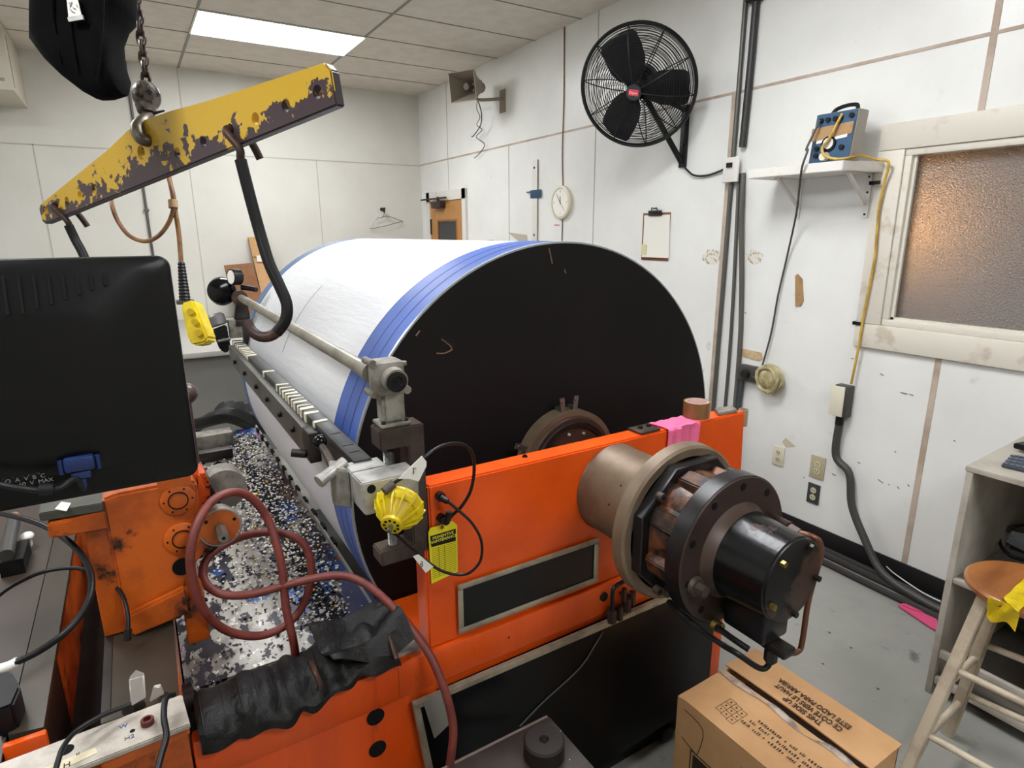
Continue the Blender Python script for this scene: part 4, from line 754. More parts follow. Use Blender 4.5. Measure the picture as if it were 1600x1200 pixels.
text('header_text','PREVENTIVE\nMAINTENANCE',.0098,P(692.5,838.5,'y',ty-.0018),xd,yd,M('yellow ink','e8dc50',.6),t,ext=.0002,bold=.01,align='CENTER')
mb=MB()
for k in range(16):
    u=.0+k/15; a=P(675,858,'y',ty-.0013)*(1-u)+P(676,904,'y',ty-.0013)*u; b_=P(712,847,'y',ty-.0013)*(1-u)+P(713.5,890,'y',ty-.0013)*u; mb.prism([a,b_,b_-Z*.0007,a-Z*.0007],(0,-.0003,0))
for fx in (.28,.52): 
    a=P(675,858,'y',ty-.0013).lerp(P(712,847,'y',ty-.0013),fx); b_=P(676,904,'y',ty-.0013).lerp(P(713.5,890,'y',ty-.0013),fx); mb.prism([a,a+X*.0007,b_+X*.0007,b_],(0,-.0003,0))
mb.build('ruled_lines',tagbl,t)
MB().lathe(P(691,824,'y',ty-.0011),-Y,[(0,.0045),(.0004,.0045)],16).build('eyelet',M('orange eyelet','9c5a1c',.6),t)
MB().tube([P(691,824,'y',ty-.002),P(690,818,'y',ty-.006),P(689,812,'y',ty-.014)],.0008,n=5).build('string',darkst,t)
# ---------------------------------------------------------------- tray with splatter and beads
t=thing('catch_tray',(.2,2.4,.6),'paint splattered metal catch tray left of the drum','tray')
MB().prism([(-.02,1.42,.645),(.358,1.42,.645),(.34,3.45,.645),(-.02,3.45,.645)],(0,0,.005)).prism([(-.02,1.42,.60),(.35,1.42,.60),(.35,1.424,.60),(-.02,1.424,.60)],(0,0,.0445)).build('tray_sheet',traym,t)
MB().prism([(.362,1.46,.645),(.452,1.425,.645),(.468,3.45,.645),(.362,3.45,.645)],(0,0,.006)).build('side_strip',traym,t)
MB().prism([(.455,1.43,.6),(.462,1.43,.6),(.478,3.45,.6),(.471,3.45,.6)],(0,0,.062)).build('edge_lip',M('pale lip metal','a5a39c',.3,m=.5),t)
for k in range(12):
    y=1.9+k*.13; MB().box(.463,.474,y,y+.05,.645,.668).build('lip_slot',slotm,t)
MB().prism([(.32,1.40,.6505),(.365,1.43,.6505),(.36,3.4,.6505),(.325,3.4,.6505)],(0,0,.004)).build('grime_strip',pit,t)
MB().prism([P(530,905,'z',.657),P(575,905,'z',.657),P(597,968,'z',.657),P(547,983,'z',.657)],(0,0,.001)).build('blue_reflection_corner',M('grey plate with blue reflection','4d5575',.2,m=.5),t)  # grey metal corner with a bluish reflection put into its colour
MB().box(0,.345,1.428,1.47,.595,.644).build('front_stiffener',blackm,t)
MB().box(-.02,.30,3.0,3.06,.651,.70,bev=.006).build('cross_bar',darkst,t)
MB().box(.02,.33,3.2,3.3,.651,.72,bev=.006).build('cross_bar',cast,t)
# beads: many small hardened drops
mb=MB(); cols=5; hf=random.Random(3)
ico=bmesh.new(); bmesh.ops.create_icosphere(ico,subdivisions=1,radius=1); iv=[v.co.copy() for v in ico.verts]; ifc=[[v.index for v in f.verts] for f in ico.faces]; ico.free()
nb=0
while nb<3900:
    if hf.random()<.62:
        y=1.5+1.85*hf.random()**1.0; x=hf.gauss(.345+.02*hf.random(),.055)
        if x<.02 or x>.45: continue
        if y<1.6 and x>.44: continue
    else:
        y=1.44+1.5*hf.random(); x=.0+.34*hf.random()
        if hf.random()>(.10+.9*max(0,min(1,(y-1.6)/.6))) : continue
    r=hf.uniform(.0022,.0055); zz=.651+r*.7+(hf.random()**2)*.012*max(0,1-abs(x-.36)/.09); 
    mi=hf.choices(range(5),[46,22,20,4,8])[0]; vs=[mb.bm.verts.new(Vector((x,y,zz))+Vector((v.x*r*hf.uniform(.8,1.3),v.y*r,v.z*r*.8))) for v in iv]
    for f in ifc: mb.bm.faces.new([vs[i] for i in f]).material_index=mi
    nb+=1
tag(mb.build('paint_beads',[M('white bead','dedcd6',.4),M('navy bead','23284a',.35),M('black bead','15131a',.4),M('yellow bead','c9a93a',.4),M('grey bead','a9a6a4',.4)]),'scattered white and dark hardened paint beads on the catch tray','paint beads',kind='stuff')
mb=MB()
def tf(u,v): 
    return Vector((-.15+.7*u,3.45+.35*v,.70+.07*math.sin(u*5+v*2)+.04*math.sin(11*u)+.05*u*math.sin(v*PI)+.035*math.sin(17*u*v+2)))
mb.sheet(tf,30,12,.006); tag(mb.build('black_sheet',tarp),'rumpled black sheet beyond the far end of the catch tray','sheet')
# ---------------------------------------------------------------- red hose and wrapped bundle
hp=[(463,1032,1.37),(458,1000,1.36),(447,950,1.38),(441,890,1.40),(432,850,1.42),(418,810,1.45),(395,780,1.45),(366,769,1.43),(333,782,1.40),(310,815,1.37),(298,860,1.35),(301,905,1.35),(318,952,1.36),(350,983,1.38),(395,994,1.39),(435,984,1.40),(466,958,1.41),(483,920,1.42),(486,880,1.43),(474,850,1.45),(450,835,1.47),(410,832,1.50),(370,842,1.53),(335,862,1.52),(318,885,1.5),(322,912,1.46),(350,929,1.43),(395,928,1.41),(445,915,1.39),(500,902,1.36),(540,900,1.33),(575,915,1.29),(610,945,1.24),(645,985,1.18),(675,1030,1.12),(697,1085,1.08),(708,1135,1.06),(705,1180,1.05),(697,1230,1.05)]
t=thing('rubber_hose',P(463,1032,'y',1.37),'reddish brown rubber hose coiled in loops over the catch tray','hose')
MB().tube([P(a,b,'y',y) for a,b,y in hp],.0098,n=14).build('hose',hosem,t)
MB().cyl(P(459,1022,'y',1.37),P(463,1033,'y',1.37),.012,n=16).cyl(P(463,1033,'y',1.37),P(466,1047,'y',1.37),.008,n=12).build('ferrule',steel,t)
t=thing('wrapped_bundle',(.2,1.25,.72),'long bundle in wrinkled black wrap with ties draped along the orange frame','bundle')
def bf(u,v):
    x=-.005+.405*u
    top=.752+.014*u+.008*math.sin(9*u)+.003*math.sin(43*u); an=v*1.25*PI-.1
    r=.034+.003*math.sin(31*u)+.002*math.sin(57*u+3*v)
    cy,cz=1.207+.045*u,top-.03
    if v<.72: return Vector((x,cy+math.cos(an)*r*2.0,cz+math.sin(an)*r))
    q=(v-.72)/.28; an=.72*1.25*PI-.1; e=Vector((x,cy+math.cos(an)*r*2.0,cz+math.sin(an)*r)); return e+Vector((0.008*math.sin(20*u)*q,(1.142-e.y)*min(1,q*2)-.006*math.sin(23*u)*q,-(.030+.014*math.sin(6*u)+.006*math.sin(37*u))*q))
MB().sheet(bf,90,24,.004).build('wrap',bundle,t)
mb=MB()
for u in (.0+.02,.12,.2,.28,.35,.42,.6):
    mb.tube([bf(u,v/10*.72)+Vector((0,0,.002)) for v in range(11)],.003,n=6,sub=2)
mb.build('tie_cord',M('dark tie','151414',.5),t)
def ff(u,v): return Vector((.23+.19*u+.03*v,1.29-.13*v,.787+.02*math.sin(5*u+2)+.018*math.sin(8*v+u*3)-.03*v*v+.02*u))
MB().sheet(ff,14,10,.003).build('loose_flap',bundle,t)
MB().tube([P(486,1035,'y',1.2),P(492,1050,'y',1.16),P(500,1070,'y',1.14),P(498,1078,'y',1.14)],.006,n=8).build('clamp_bar',rust,t)
MB().tube([P(607,985,'y',1.20),P(612,1005,'y',1.17),P(620,1030,'y',1.14)],.006,n=8).build('clamp_bar',rust,t)
MB().cyl((-.004,1.27,.745),(-.06,1.27,.742),.03,.026,n=18).build('end_fitting',darkst,t)
# ---------------------------------------------------------------- bed with ways and orange headstock (left)
t=thing('machine_bed',(-.15,1.8,0),'orange and olive machine bed with two flat ways at the left','machine')
MB().prism([(-.285,1.195,.835),(-.235,1.185,.835),(-.235,3.2,.835),(-.285,3.2,.835)],(0,0,.015)).prism([(-.15,1.14,.835),(-.028,1.14,.835),(-.022,1.39,.835),(-.022,3.2,.835),(-.15,3.2,.835)],(0,0,.015)).build('way_surface',way,t)
MB().box(-.285,-.236,1.18,1.4195,.55,.8345).build('bed_rail',darkst,t)  # near stretch dark, the deep gap's shade put into its colour
MB().box(-.285,-.236,1.42,3.2,.55,.8345).box(-.15,-.024,1.16,3.2,.0,.8345).box(-.24,-.15,1.6,3.2,.4,.60).build('bed_rail',oranged,t)
MB().box(-.15,-.136,1.16,3.2,.8501,.853).build('way_groove',darkst,t)
MB().box(-.2355,-.1505,1.19,3.2,.60,.66).build('trough',pit,t)
MB().box(-.29,-.23,1.165,1.1795,.79,.85,bev=.003).build('end_block',orange,t)
MB().prism([(-.80,1.0,.835),(-.29,1.10,.835),(-.29,3.2,.835),(-.80,3.2,.835)],(0,0,.006)).build('side_table',M('brown grey sheet','41362e',.42,c2='312822',sc=3,lo=.4,hi=.6),t)
MB().box(-.8,-.29,1.2,3.2,.0,.83).build('bed_cabinet',pit,t)
# headstock
t=thing('orange_headstock',(-.02,1.45,.851),'chipped orange headstock casting with round bosses on the left bed','casting')
mb=MB()
pts=[(-.108,.851),(.0,.851),(.012,.90),(.012,.925),(.018,.95),(.06,1.0),(.062,1.16),(.05,1.172),(-.085,1.172),(-.112,1.165)]
mb.prism([(x,1.40,z) for x,z in pts],(0,.25,0),bev=.006)
mb.prism([(-.105,1.38,.905),(.012,1.38,.935),(.014,1.38,.87),(-.1,1.38,.853)],(0,.02,0),bev=.005)
mb.prism([(-.108,1.40,1.10),(-.108,1.40,1.14),(-.205,1.40,1.135),(-.205,1.40,1.105)],(0,.22,0),bev=.003)
mb.box(-.15,-.1,1.41,1.6,.8535,1.12,bev=.004)
mb.box(.0,.045,1.385,1.6,.79,.9,bev=.004)
mb.build('casting_body',oranged,t)
for (px_,py_),r in (((278,780),.034),((285,840),.036)):
    q=P(px_,py_,'y',1.3995); bo=MB().lathe(q,-Y,[(0,r),(.006,r),(.008,r-.003)],36).build('boss',oranged,t)
    MB().lathe(q-Y*.0081,-Y,[(0,r*.58),(0,r*.52),(.002,r*.52),(.002,r*.58),(0,r*.58)],36,cap=False).build('boss_ring',slotm,bo)
    for k in range(6): MB().cyl(q+Vector((math.cos(k*PI/3)*r*.8,-.008,math.sin(k*PI/3)*r*.8)),q+Vector((math.cos(k*PI/3)*r*.8,-.0088,math.sin(k*PI/3)*r*.8)),.0022,n=8).build('screw_hole',slotm,bo)
c=P(272,750,'y',1.3995); MB().lathe(c,-Y,[(0,.032),(.006,.032),(.008,.02)],28).build('boss',oranged,t)
q=P(285,885,'y',1.3995); MB().lathe(q,-Y,[(0,.02),(.002,.02)],24).build('round_hole',slotm,t)
MB().prism([(-.215,1.41,1.1405),(-.11,1.40,1.1405),(-.11,1.60,1.1405),(-.225,1.61,1.1405)],(0,0,.018),bev=.002).build('steel_plate',M('grey flat plate','56564f',.4,m=.35,c2='484841',sc=8,lo=.4,hi=.6),t)
c=P(108,792,'z',1.159); MB().prism([P(86,796,'z',1.1595),P(104,799,'z',1.1595),P(111,787,'z',1.1595),P(96,785,'z',1.1595)],(0,0,.0015)).build('sticker',M('pale blue sticker','a9c3c9',.5,c2='e5e2cf',sc=22,lo=.45,hi=.5),t)
# rounded gear cover and splined drive stub
c=P(318,790,'y',1.47)
mb=MB(); mb.prism([P(300,735,'y',1.44),P(318,735,'y',1.44),P(335,770,'y',1.44),P(352,800,'y',1.44),P(352,850,'y',1.44),P(325,873,'y',1.44),P(300,880,'y',1.44)],(0,.11,0),bev=.012); mb.build('gear_cover',M('black chipped over orange','17120f',.45,c2='c04a10',sc=8,lo=.53,hi=.56),t)
c=P(345,822,'y',1.40); MB().cyl((c.x-.002,1.44,c.z),(c.x-.002,1.405,c.z),.038,n=36).build('stub_body',M('dirty stub steel','8d8173',.45,c2='3f3228',sc=12,lo=.45,hi=.6),t)
MB().lathe((c.x-.002,1.4045,c.z),-Y,[(0,.046),(.010,.046),(.012,.044),(.012,.041)],40,cap=False).build('stub_rim',M('grey stub rim','8b857b',.4,m=.4),t)
MB().lathe((c.x-.002,1.396,c.z),-Y,[(0,.0405),(.0025,.0405)],36).build('stub_face',M('orange stub face','a8510f',.45,c2='8f3d0c',sc=14,lo=.4,hi=.6),t)
for k in range(3):
    q=Vector((c.x-.002+math.cos(k*2*PI/3+.4)*.033,1.3933,c.z+math.sin(k*2*PI/3+.4)*.033)); MB().cyl(q,q-Y*.0006,.004,n=10).build('screw_hole',slotm,t)
sh=MB().cyl((c.x-.002,1.3934,c.z),(c.x-.002,1.335,c.z),.0115,n=6).build('square_shaft',steel,t); MB().cyl((c.x-.002,1.3349,c.z),(c.x-.002,1.3344,c.z),.004,n=12).build('centre_hole',slotm,sh)
t=thing('grey_drum_wheel',P(360,755,'y',1.6),'grey metal wheel behind the orange headstock above the tray','wheel')
c=P(352,765,'y',1.62); MB().lathe(c,Y,[(0,.03),(0,.052),(.06,.052),(.06,.03)],36).lathe(c+Y*.005,Y,[(0,.0299),(.05,.0299)],36).build('wheel',cast,t); MB().cyl(c+Y*.02-X*.0,Vector((.05,c.y+.02,c.z)),.012).build('axle',darkst,t)
t=thing('brown_ball',P(296,612,'y',1.5),'brown rounded knob peeking out right of the monitor','ball'); c=P(291,615,'y',1.5)
MB().ball(c,.024,n=20).cyl(c-Z*.02,Vector((c.x,c.y,1.173)),.008).build('knob',M('brown knob','4a3530',.35),t)
# ---------------------------------------------------------------- monitor with VGA plug
my=.90
t=thing('computer_monitor',(-.2,my,1.2),'black computer monitor seen from behind at the left','monitor')
mx1=P(306,700,'y',my).x; mzt=P(150,402,'y',my).z; mzb=P(150,770,'y',my).z; mx0=mx1-.49
def mon(u,v):   # back shell
    x=mx0+(mx1-mx0)*u; z=mzb+(mzt-mzb)*v; return x,z
def rrect(x0,x1,z0,z1,r,y,n=7):
    out=[]
    for cx,cz,a0 in ((x1-r,z1-r,0),(x0+r,z1-r,90),(x0+r,z0+r,180),(x1-r,z0+r,270)):
        for k in range(n): a=math.radians(a0+90*k/(n-1)); out.append((cx+r*math.cos(a),y,cz+r*math.sin(a)))
    return out
def rings_mesh(rs):
    mb=MB(); R_=[[mb.bm.verts.new(p) for p in r] for r in rs]
    for A,B in zip(R_,R_[1:]):
        for k in range(len(A)): mb.bm.faces.new((A[k],A[(k+1)%len(A)],B[(k+1)%len(A)],B[k]))
    mb.bm.faces.new(R_[0]); mb.bm.faces.new(R_[-1]); return mb
rings_mesh([rrect(mx0+.003,mx1-.003,mzb+.003,mzt-.003,.012,my+.024),rrect(mx0,mx1,mzb,mzt,.014,my+.020),rrect(mx0,mx1,mzb,mzt,.014,my+.0005)]).build('front_bezel',monm,t)
mb=rings_mesh([rrect(mx0,mx1,mzb,mzt,.014,my),rrect(mx0+.001,mx1-.001,mzb+.001,mzt-.001,.014,my-.006),rrect(mx0+.006,mx1-.006,mzb+.006,mzt-.006,.014,my-.010),rrect(mx0+.02,mx1-.025,mzb+.012,mzt-.014,.02,my-.013),rrect(mx0+.055,mx1-.072,mzb+.066,mzt-.058,.03,my-.031),rrect(mx0+.07,mx1-.085,mzb+.075,mzt-.068,.03,my-.034),rrect(mx0+.12,mx1-.13,mzb+.11,mzt-.11,.03,my-.036)])
sh=mb.build('back_shell',monm,t)
mb=MB()
for k in range(22):
    x=mx1-.072-.0135*k; zt=mzt-.018; L_=.016+.0048*min(k,6)
    y1=my-.012-.022*(12e-3/.073); 
    d=Vector((0,-.018,-.044)).normalized(); n=Vector((0,-.044,.018)).normalized(); s0=Vector((x,my-.0163,zt))
    mb.obox(s0+d*(L_/2),X,d,n,.0028,L_,.001)
mb.build('vent_slot',slotm,sh)
c=P(125,722,'y',my-.026); MB().box(c.x-.1,c.x+.075,my-.0225,my-.0175,mzb+.0105,mzb+.078).build('port_recess',monm2,sh)
MB().box(c.x-.0155,c.x+.0155,my-.040,my-.0226,c.z-.008,c.z+.010,bev=.003).box(c.x-.010,c.x+.010,my-.039,my-.026,c.z-.018,c.z-.0085,bev=.002).cyl((c.x,my-.034,c.z-.0185),(c.x,my-.034,c.z-.030),.005,.004,n=12).build('plug_shell',vga,tk:=thing('video_plug',(c.x,my-.035,c.z-.03),'blue video plug and grey cable on the back of the black monitor','cable'))
for s_ in (-1,1): MB().cyl((c.x+s_*.0185,my-.032,c.z+.008),(c.x+s_*.0185,my-.032,c.z-.010),.003,n=10).build('thumb_screw',vga,tk)
vp=[Vector((c.x,my-.034,c.z-.033)),P(118,748,'y',my-.04),P(95,762,'y',my-.045),P(65,766,'y',my-.045),P(35,763,'y',my-.045),P(0,757,'y',my-.045),P(-60,740,'y',my-.05)]
MB().tube(vp,.0036,n=8).build('cord',M('grey black cord','1f1f22',.4),tk); MB().cyl(P(60,765,'y',my-.045),P(83,764,'y',my-.045),.0068,n=12).build('ferrite_bead',M('grey black cord',0),tk)
lt=M('grey label ink','9a9a9a',.6); z_=P(0,748,'y',my-.024)
text('compliance_marks','C  C  R  (UL)  X\n  O  A  V  B  C\n   <= 60  V  MAX',.0068,P(0,749,'y',my-.0245),(1,0,.0),Z,lt,sh,ext=.0002)
MB().box(mx0+.17,mx0+.25,my-.05,my-.035,.95,mzb+.12,bev=.004).build('stand_neck',monm,t) if False else None
MB().box(mx0+.10,mx0+.17,my-.055,my-.036,.862,mzb+.13,bev=.006).box(mx0+.02,mx0+.22,my-.12,my+.08,.842,.862,bev=.006).build('stand',monm,t)
tag(MB().box(mx0-.1,-.335,.6,1.09,0,.8415,bev=.004).build('side_cabinet',M('grey cabinet side','5b574f',.5)),'low grey cabinet carrying the monitor stand at the far left','cabinet')
# ---------------------------------------------------------------- bottom left: bar, cables, tools
t=thing('marked_metal_bar',(-.15,1.0,.86),'worn light metal bar with orange underside in the lower left foreground','bar')
bz=.895
A=P(0,1172,'z',bz); 
e0,e1,e2,e3=P(-60,1215,'z',bz),P(284,1084,'z',bz),P(297,1131,'z',bz),P(60,1225,'z',bz)
MB().prism([P(-80,1222,'z',bz),e1,e2,P(20,1240,'z',bz)],(0,0,-.010),bev=.002).build('bar_top',M('scratched light metal','b9b2a6',.45,m=.2,c2='978f83',sc=18,lo=.45,hi=.65,c3='3b3a40',sc3=45,lo3=.7,hi3=.73),t)
MB().prism([P(130,1185,'z',bz-.0105),P(283,1122,'z',bz-.0105),P(296,1131,'z',bz-.0105),P(160,1195,'z',bz-.0105)],(0,0,-.02),bev=.002).build('bar_underside',oranged,t)
c=P(231,1131,'z',bz); MB().lathe(c,Z,[(0,.010),(.009,.010),(.010,.009),(.010,.006),(.004,.005)],24).build('red_knob',M('dark red screw','5c2620',.4,m=.3),t)
MB().lathe(P(207,1142,'z',bz),Z,[(0,.004),(.0005,.004)],14).build('hole',slotm,t)
MB().lathe(P(103,1172,'z',bz),Z,[(0,.011),(.0006,.011)],18).build('hole',slotm,t)
MB().prism([P(70,1200,'z',bz+.0002),P(148,1168,'z',bz+.0002),P(153,1176,'z',bz+.0002),P(85,1208,'z',bz+.0002)],(0,0,.0006)).build('masking_tape',M('cream marked tape','d9cfae',.6),t)
xd=(e1-P(0,1190,'z',bz)).normalized()
text('marking','H  ',.014,P(98,1201,'z',bz+.001),xd,Z.cross(xd),ink,t); text('marking','"',.016,P(118,1186,'z',bz+.001),xd,Z.cross(xd),ink,t); text('marking','H2',.012,P(194,1158,'z',bz+.0003),xd,Z.cross(xd),M('blue grey ink','4a5570',.6),t); text('marking','W',.012,P(186,1140,'z',bz+.0003),xd,Z.cross(xd),M('blue ink','3b5a9a',.6),t)
MB().prism([P(204,1105,'z',bz+.001),P(202,1062,'z',bz+.03),P(213,1050,'z',bz+.034),P(226,1055,'z',bz+.034),P(229,1090,'z',bz+.001)],(.0,.004,.003),bev=.001).build('bent_blade',M('shiny bent blade','a9a39b',.25,m=.6),t)
MB().prism([P(234,1098,'z',bz+.001),P(240,1075,'z',bz+.02),P(252,1072,'z',bz+.02),P(257,1085,'z',bz+.001)],(.0,.004,.003),bev=.001).build('bent_blade',M('shiny bent blade',0),t)
MB().cyl(P(200,1110,'z',bz-.02),Vector((-.09,1.15,.851)),.01).cyl(P(255,1105,'z',bz-.02),Vector((-.05,1.15,.851)),.01).build('mounting_post',darkst,t)
pipe('black_cable',[P(-40,795,'z',1.06),P(20,806,'z',1.08),P(70,822,'z',1.08),P(112,850,'z',1.07),P(138,885,'z',1.05),P(143,920,'z',1.03),P(130,955,'z',1.01),P(100,990,'z',.99),P(60,1018,'z',.97),P(25,1035,'z',.96)],.0062,cablem,'thick black cable curving over the left bed','cable')
pipe('white_plug_lead',[P(28,1033,'z',.96),P(10,1042,'z',.955),P(-30,1052,'z',.95)],.0085,white,'white cable end at the left edge of the picture','cable')
pipe('black_cable',[P(-20,945,'z',.97),P(20,915,'z',.98),P(70,893,'z',.98),P(120,888,'z',.98),P(160,900,'z',.97),P(188,925,'z',.955),P(199,955,'z',.93),P(200,985,'z',.90)],.0042,cablem,'thinner black cable ending in front of the orange headstock','cable')
tag(MB().cyl(P(200,984,'z',.90),P(199,1000,'z',.88),.007,n=12).build('cable_end',darkst),'dark connector at the end of the thin cable','connector')
pipe('black_cable',[P(205,1100,'z',.91),P(160,1118,'z',.915),P(120,1142,'z',.92),P(100,1165,'z',.925),P(92,1185,'z',.925),P(84,1215,'z',.92)],.004,cablem,'thin black cable crossing the left half of the marked bar','cable')
pipe('black_cable',[P(272,1085,'z',.915),P(259,1092,'z',.922),P(256,1120,'z',.92),P(260,1150,'z',.915),P(252,1180,'z',.91),P(243,1215,'z',.905)],.005,cablem,'black cable hanging over the right end of the marked bar','cable')
t=thing('tool_handle',P(15,850,'z',.87),'dark cylindrical handle with copper coloured end lying at the left edge','tool')
a,b_=P(10,868,'z',.90),P(22,812,'z',.90); MB().cyl(a,b_,.016,n=16).build('grip',M('dark grip','3b3a38',.45),t); d=(b_-a).normalized(); MB().cyl(b_+d*.0005,b_+d*.03,.0125,n=16).build('copper_end',M('copper end','a8735c',.4,m=.5),t)
MB().box(a.x-.02,a.x+.03,a.y+.0,a.y+.12,.842,.883).build('rest_block',pit,t)
tag(MB().ball(P(42,838,'z',.87),.014,(1.2,1.6,.8),n=10).box(P(42,838,'z',.87).x-.008,P(42,838,'z',.87).x+.008,P(42,838,'z',.87).y-.01,P(42,838,'z',.87).y+.01,.8415,.865).build('crumpled_wipe',paper),'crumpled white wipe beside the dark handle at the left edge','wipe')
tag(MB().prism([P(-10,1045,'z',.90),P(18,1048,'z',.90),P(32,1072,'z',.90),P(20,1100,'z',.90),P(-10,1112,'z',.90)],(0,0,-.0585),bev=.004).build('black_plug',rubber),'black angular plug at the left edge below the white cable end','plug')
# ---------------------------------------------------------------- bottom foreground plate with hub
t=thing('foreground_fixture',(.65,.95,.0),'dark steel plate with round hub at the bottom foreground','fixture')
c=P(858,1118,'z',.5)
MB().prism([(c.x,c.y,.488),(c.x,.6,.488),(.36,.6,.488),(.36,c.y,.488)],(0,0,.012),bev=.003).build('plate',M('dark fixture plate','3f3b37',.42,m=.3,c2='302c29',sc=8,lo=.4,hi=.6),t)
MB().box(.36,c.x-.005,c.y-.003,c.y+.004,.46,.5005).build('bright_edge',M('bright edge','9c9a95',.25,m=.7),t)
MB().box(c.x-.3,c.x-.13,.62,c.y-.06,0,.487).build('pedestal',pit,t)
h=P(850,1162,'z',.53); mb=MB().lathe((h.x,h.y-.0,.5005),Z,[(0,.048),(.038,.048),(.043,.044),(.0435,.012),(.038,.008),(.015,.006)],36); mb.build('hub',M('dark hub iron','241e1b',.6),t)
MB().lathe((h.x-.003,h.y-.006,.5442),Z,[(0,.007),(.0006,.007)],14).build('hub_hole',slotm,t)
mb=MB()
for q in ((846,1163),(862,1155),(858,1165),(852,1173),(876,1142),(890,1187)): mb.ball(P(*q,'z',.536 if q[0]<870 else .502),.0014,n=6)
mb.build('bright_chip',white,t)
tag(MB().prism([P(740,1190,'z',.46),P(800,1150,'z',.42),P(812,1143,'z',.42),P(690,1200,'z',.46)],(0,0,-.012)).build('red_strip',M('dark red paint','8e2c20',.5)),'thin red strip behind the foreground steel plate','strip')
tag(MB().box(.8,1.165,.75,1.145,0,.012,bev=.003).build('floor_plate',M('olive floor plate','4a4b41',.5,c2='3c3d35',sc=9,lo=.4,hi=.6)),'olive steel floor plate between the black panel and cardboard box','plate')
c=P(1035,1145,'z',.03); tag(MB().box(c.x-.02,c.x+.03,c.y-.02,c.y+.02,.0125,.06,bev=.004).build('rubber_block',rubber),'small dark block on the floor beside the cardboard box','block')
# ---------------------------------------------------------------- cardboard box
t=thing('cardboard_box',(1.34,.8,0),'brown shipping carton printed THIS SIDE UP, standing on the floor in front','box')
bx0,bx1,by0,by1,bh=1.172,1.52,.572,1.0,.396
MB().box(bx0,bx0+.004,by0,by1,0,bh).box(bx1-.004,bx1,by0,by1,0,bh).box(bx0,bx1,by0,by0+.004,0,bh).box(bx0,bx1,by1-.004,by1,0,bh).box(bx0,bx1,by0,by1,0,.004).build('carton_wall',card,t)
MB().box(bx0+.006,bx1-.006,by0+.006,by1-.006,bh-.03,bh-.026).build('inner_flap',cardd,t)
gx=1.372
MB().sheet(lambda u,v: Vector((bx0+(gx-.006-bx0)*u,by0+(by1-by0)*v,bh+.005+.006*math.sin(u*PI)*(1-v)-.012*max(0,v-.93)*8*(1-u))),10,16,.004).build('top_flap',card,t)
MB().sheet(lambda u,v: Vector((bx1+.004-(bx1-gx-.006)*u,by0-.004+(by1-by0+.01)*v,bh+.005+.006*u*math.sin(v*PI*.9))),10,16,.004).build('top_flap',card,t)
MB().sheet(lambda u,v: Vector((gx-.028+.034*u+.006*math.sin(13*v),by0+.03+(by1-by0-.03)*v,bh+.008+.008*math.sin(u*PI)*(.5+.5*math.sin(17*v)) -.012*u)),8,40,.0006).build('packing_tape',clear,t)
MB().box(gx+.002,gx+.008,by0+.02,by1-.07,bh-.003,bh+.0005).build('dark_gap',slotm,t)
tz=bh+.0165
f0=P(1262,1130,'z',tz); text('print_side_up','THIS SIDE UP',.025,(1.412,.712,tz-.0005),Y,-X,ink,t,bold=.015,fit=.112,ext=.0004)
text('print_side_up','CE CÔTÉ VERS LE HAUT',.025,(1.439,.672,tz-.001),Y,-X,ink,t,bold=.015,fit=.196,ext=.0004)
text('print_side_up','ESTE LADO PARA ARRIBA',.025,(1.466,.664,tz-.0015),Y,-X,ink,t,bold=.015,fit=.213,ext=.0004)
def on(px_,py_,o=.0125): return P(px_,py_,'z',bh+o)
mb=MB(); g0=Vector((bx0+.045,.905,bh+.0102)); gx_,gy_=.021,.021
cells=[(0,0),(1,0),(0,1),(1,1),(2,1),(0,2),(1,2),(2,2),(-1,1),(-1,2)]
cells=[(i,j) for i in range(3) for j in range(3)]
for i,j in cells:
    o=g0+Vector((i*gx_-.004*j,j*-gy_,0)); w=.0011
    for a_,b_ in (((0,0),(gx_,0)),((0,0),(0,-gy_)),((gx_,0),(gx_,-gy_)),((0,-gy_),(gx_,-gy_))):
        p0=o+Vector((a_[0],a_[1],0)); p1=o+Vector((b_[0],b_[1],0)); mb.box(min(p0.x,p1.x)-w/2,max(p0.x,p1.x)+w/2,min(p0.y,p1.y)-w/2,max(p0.y,p1.y)+w/2,p0.z,p0.z+.0006)
    mb.box(o.x+.008,o.x+.013,o.y-.0125,o.y-.0085,o.z,o.z+.0006)
mb.build('print_grid',ink,t)
mb=MB(); rr=random.Random(5)                     # small print too fine to read in the photo: rows of tiny strokes
for row in range(3):
    x_=bx0+.062+.019*row; y_=.835-.012*row
    while y_>.60:
        l=rr.uniform(.004,.009); mb.box(x_,x_+rr.uniform(.006,.010),y_-l*.45,y_,bh+.0118,bh+.0122); y_-=l+(.008 if rr.random()<.16 else 0)
mb.build('print_small',ink,t)
mb=MB(); sx=bx0-.0006
q0=P(1079,1170,'x',bx0)
def sq(y0,y1,z0,z1,w): 
    mb.box(sx-.0004,sx,y0,y1,z1-w,z1).box(sx-.0004,sx,y0,y1,z0,z0+w).box(sx-.0004,sx,y0,y0+w,z0,z1).box(sx-.0004,sx,y1-w,y1,z0,z1)
sq(q0.y-.13,q0.y,q0.z-.13,q0.z,.004); mb.box(sx-.0004,sx,q0.y-.12,q0.y-.01,q0.z-.12,q0.z-.01); mb.build('print_square',ink,t)
q1=P(1156,1215,'x',bx0); text('print_word','W',.05,(sx,q1.y,q1.z),-Y,Z,ink,t,ext=.0003)
mb=MB(); mb.tube([(sx,.972,.37),(sx,.905,.355),(sx,.915,.27),(sx,.93,.262),(sx,.975,.275)],.0012,n=5,sub=4); mb.build('print_outline',ink,t)
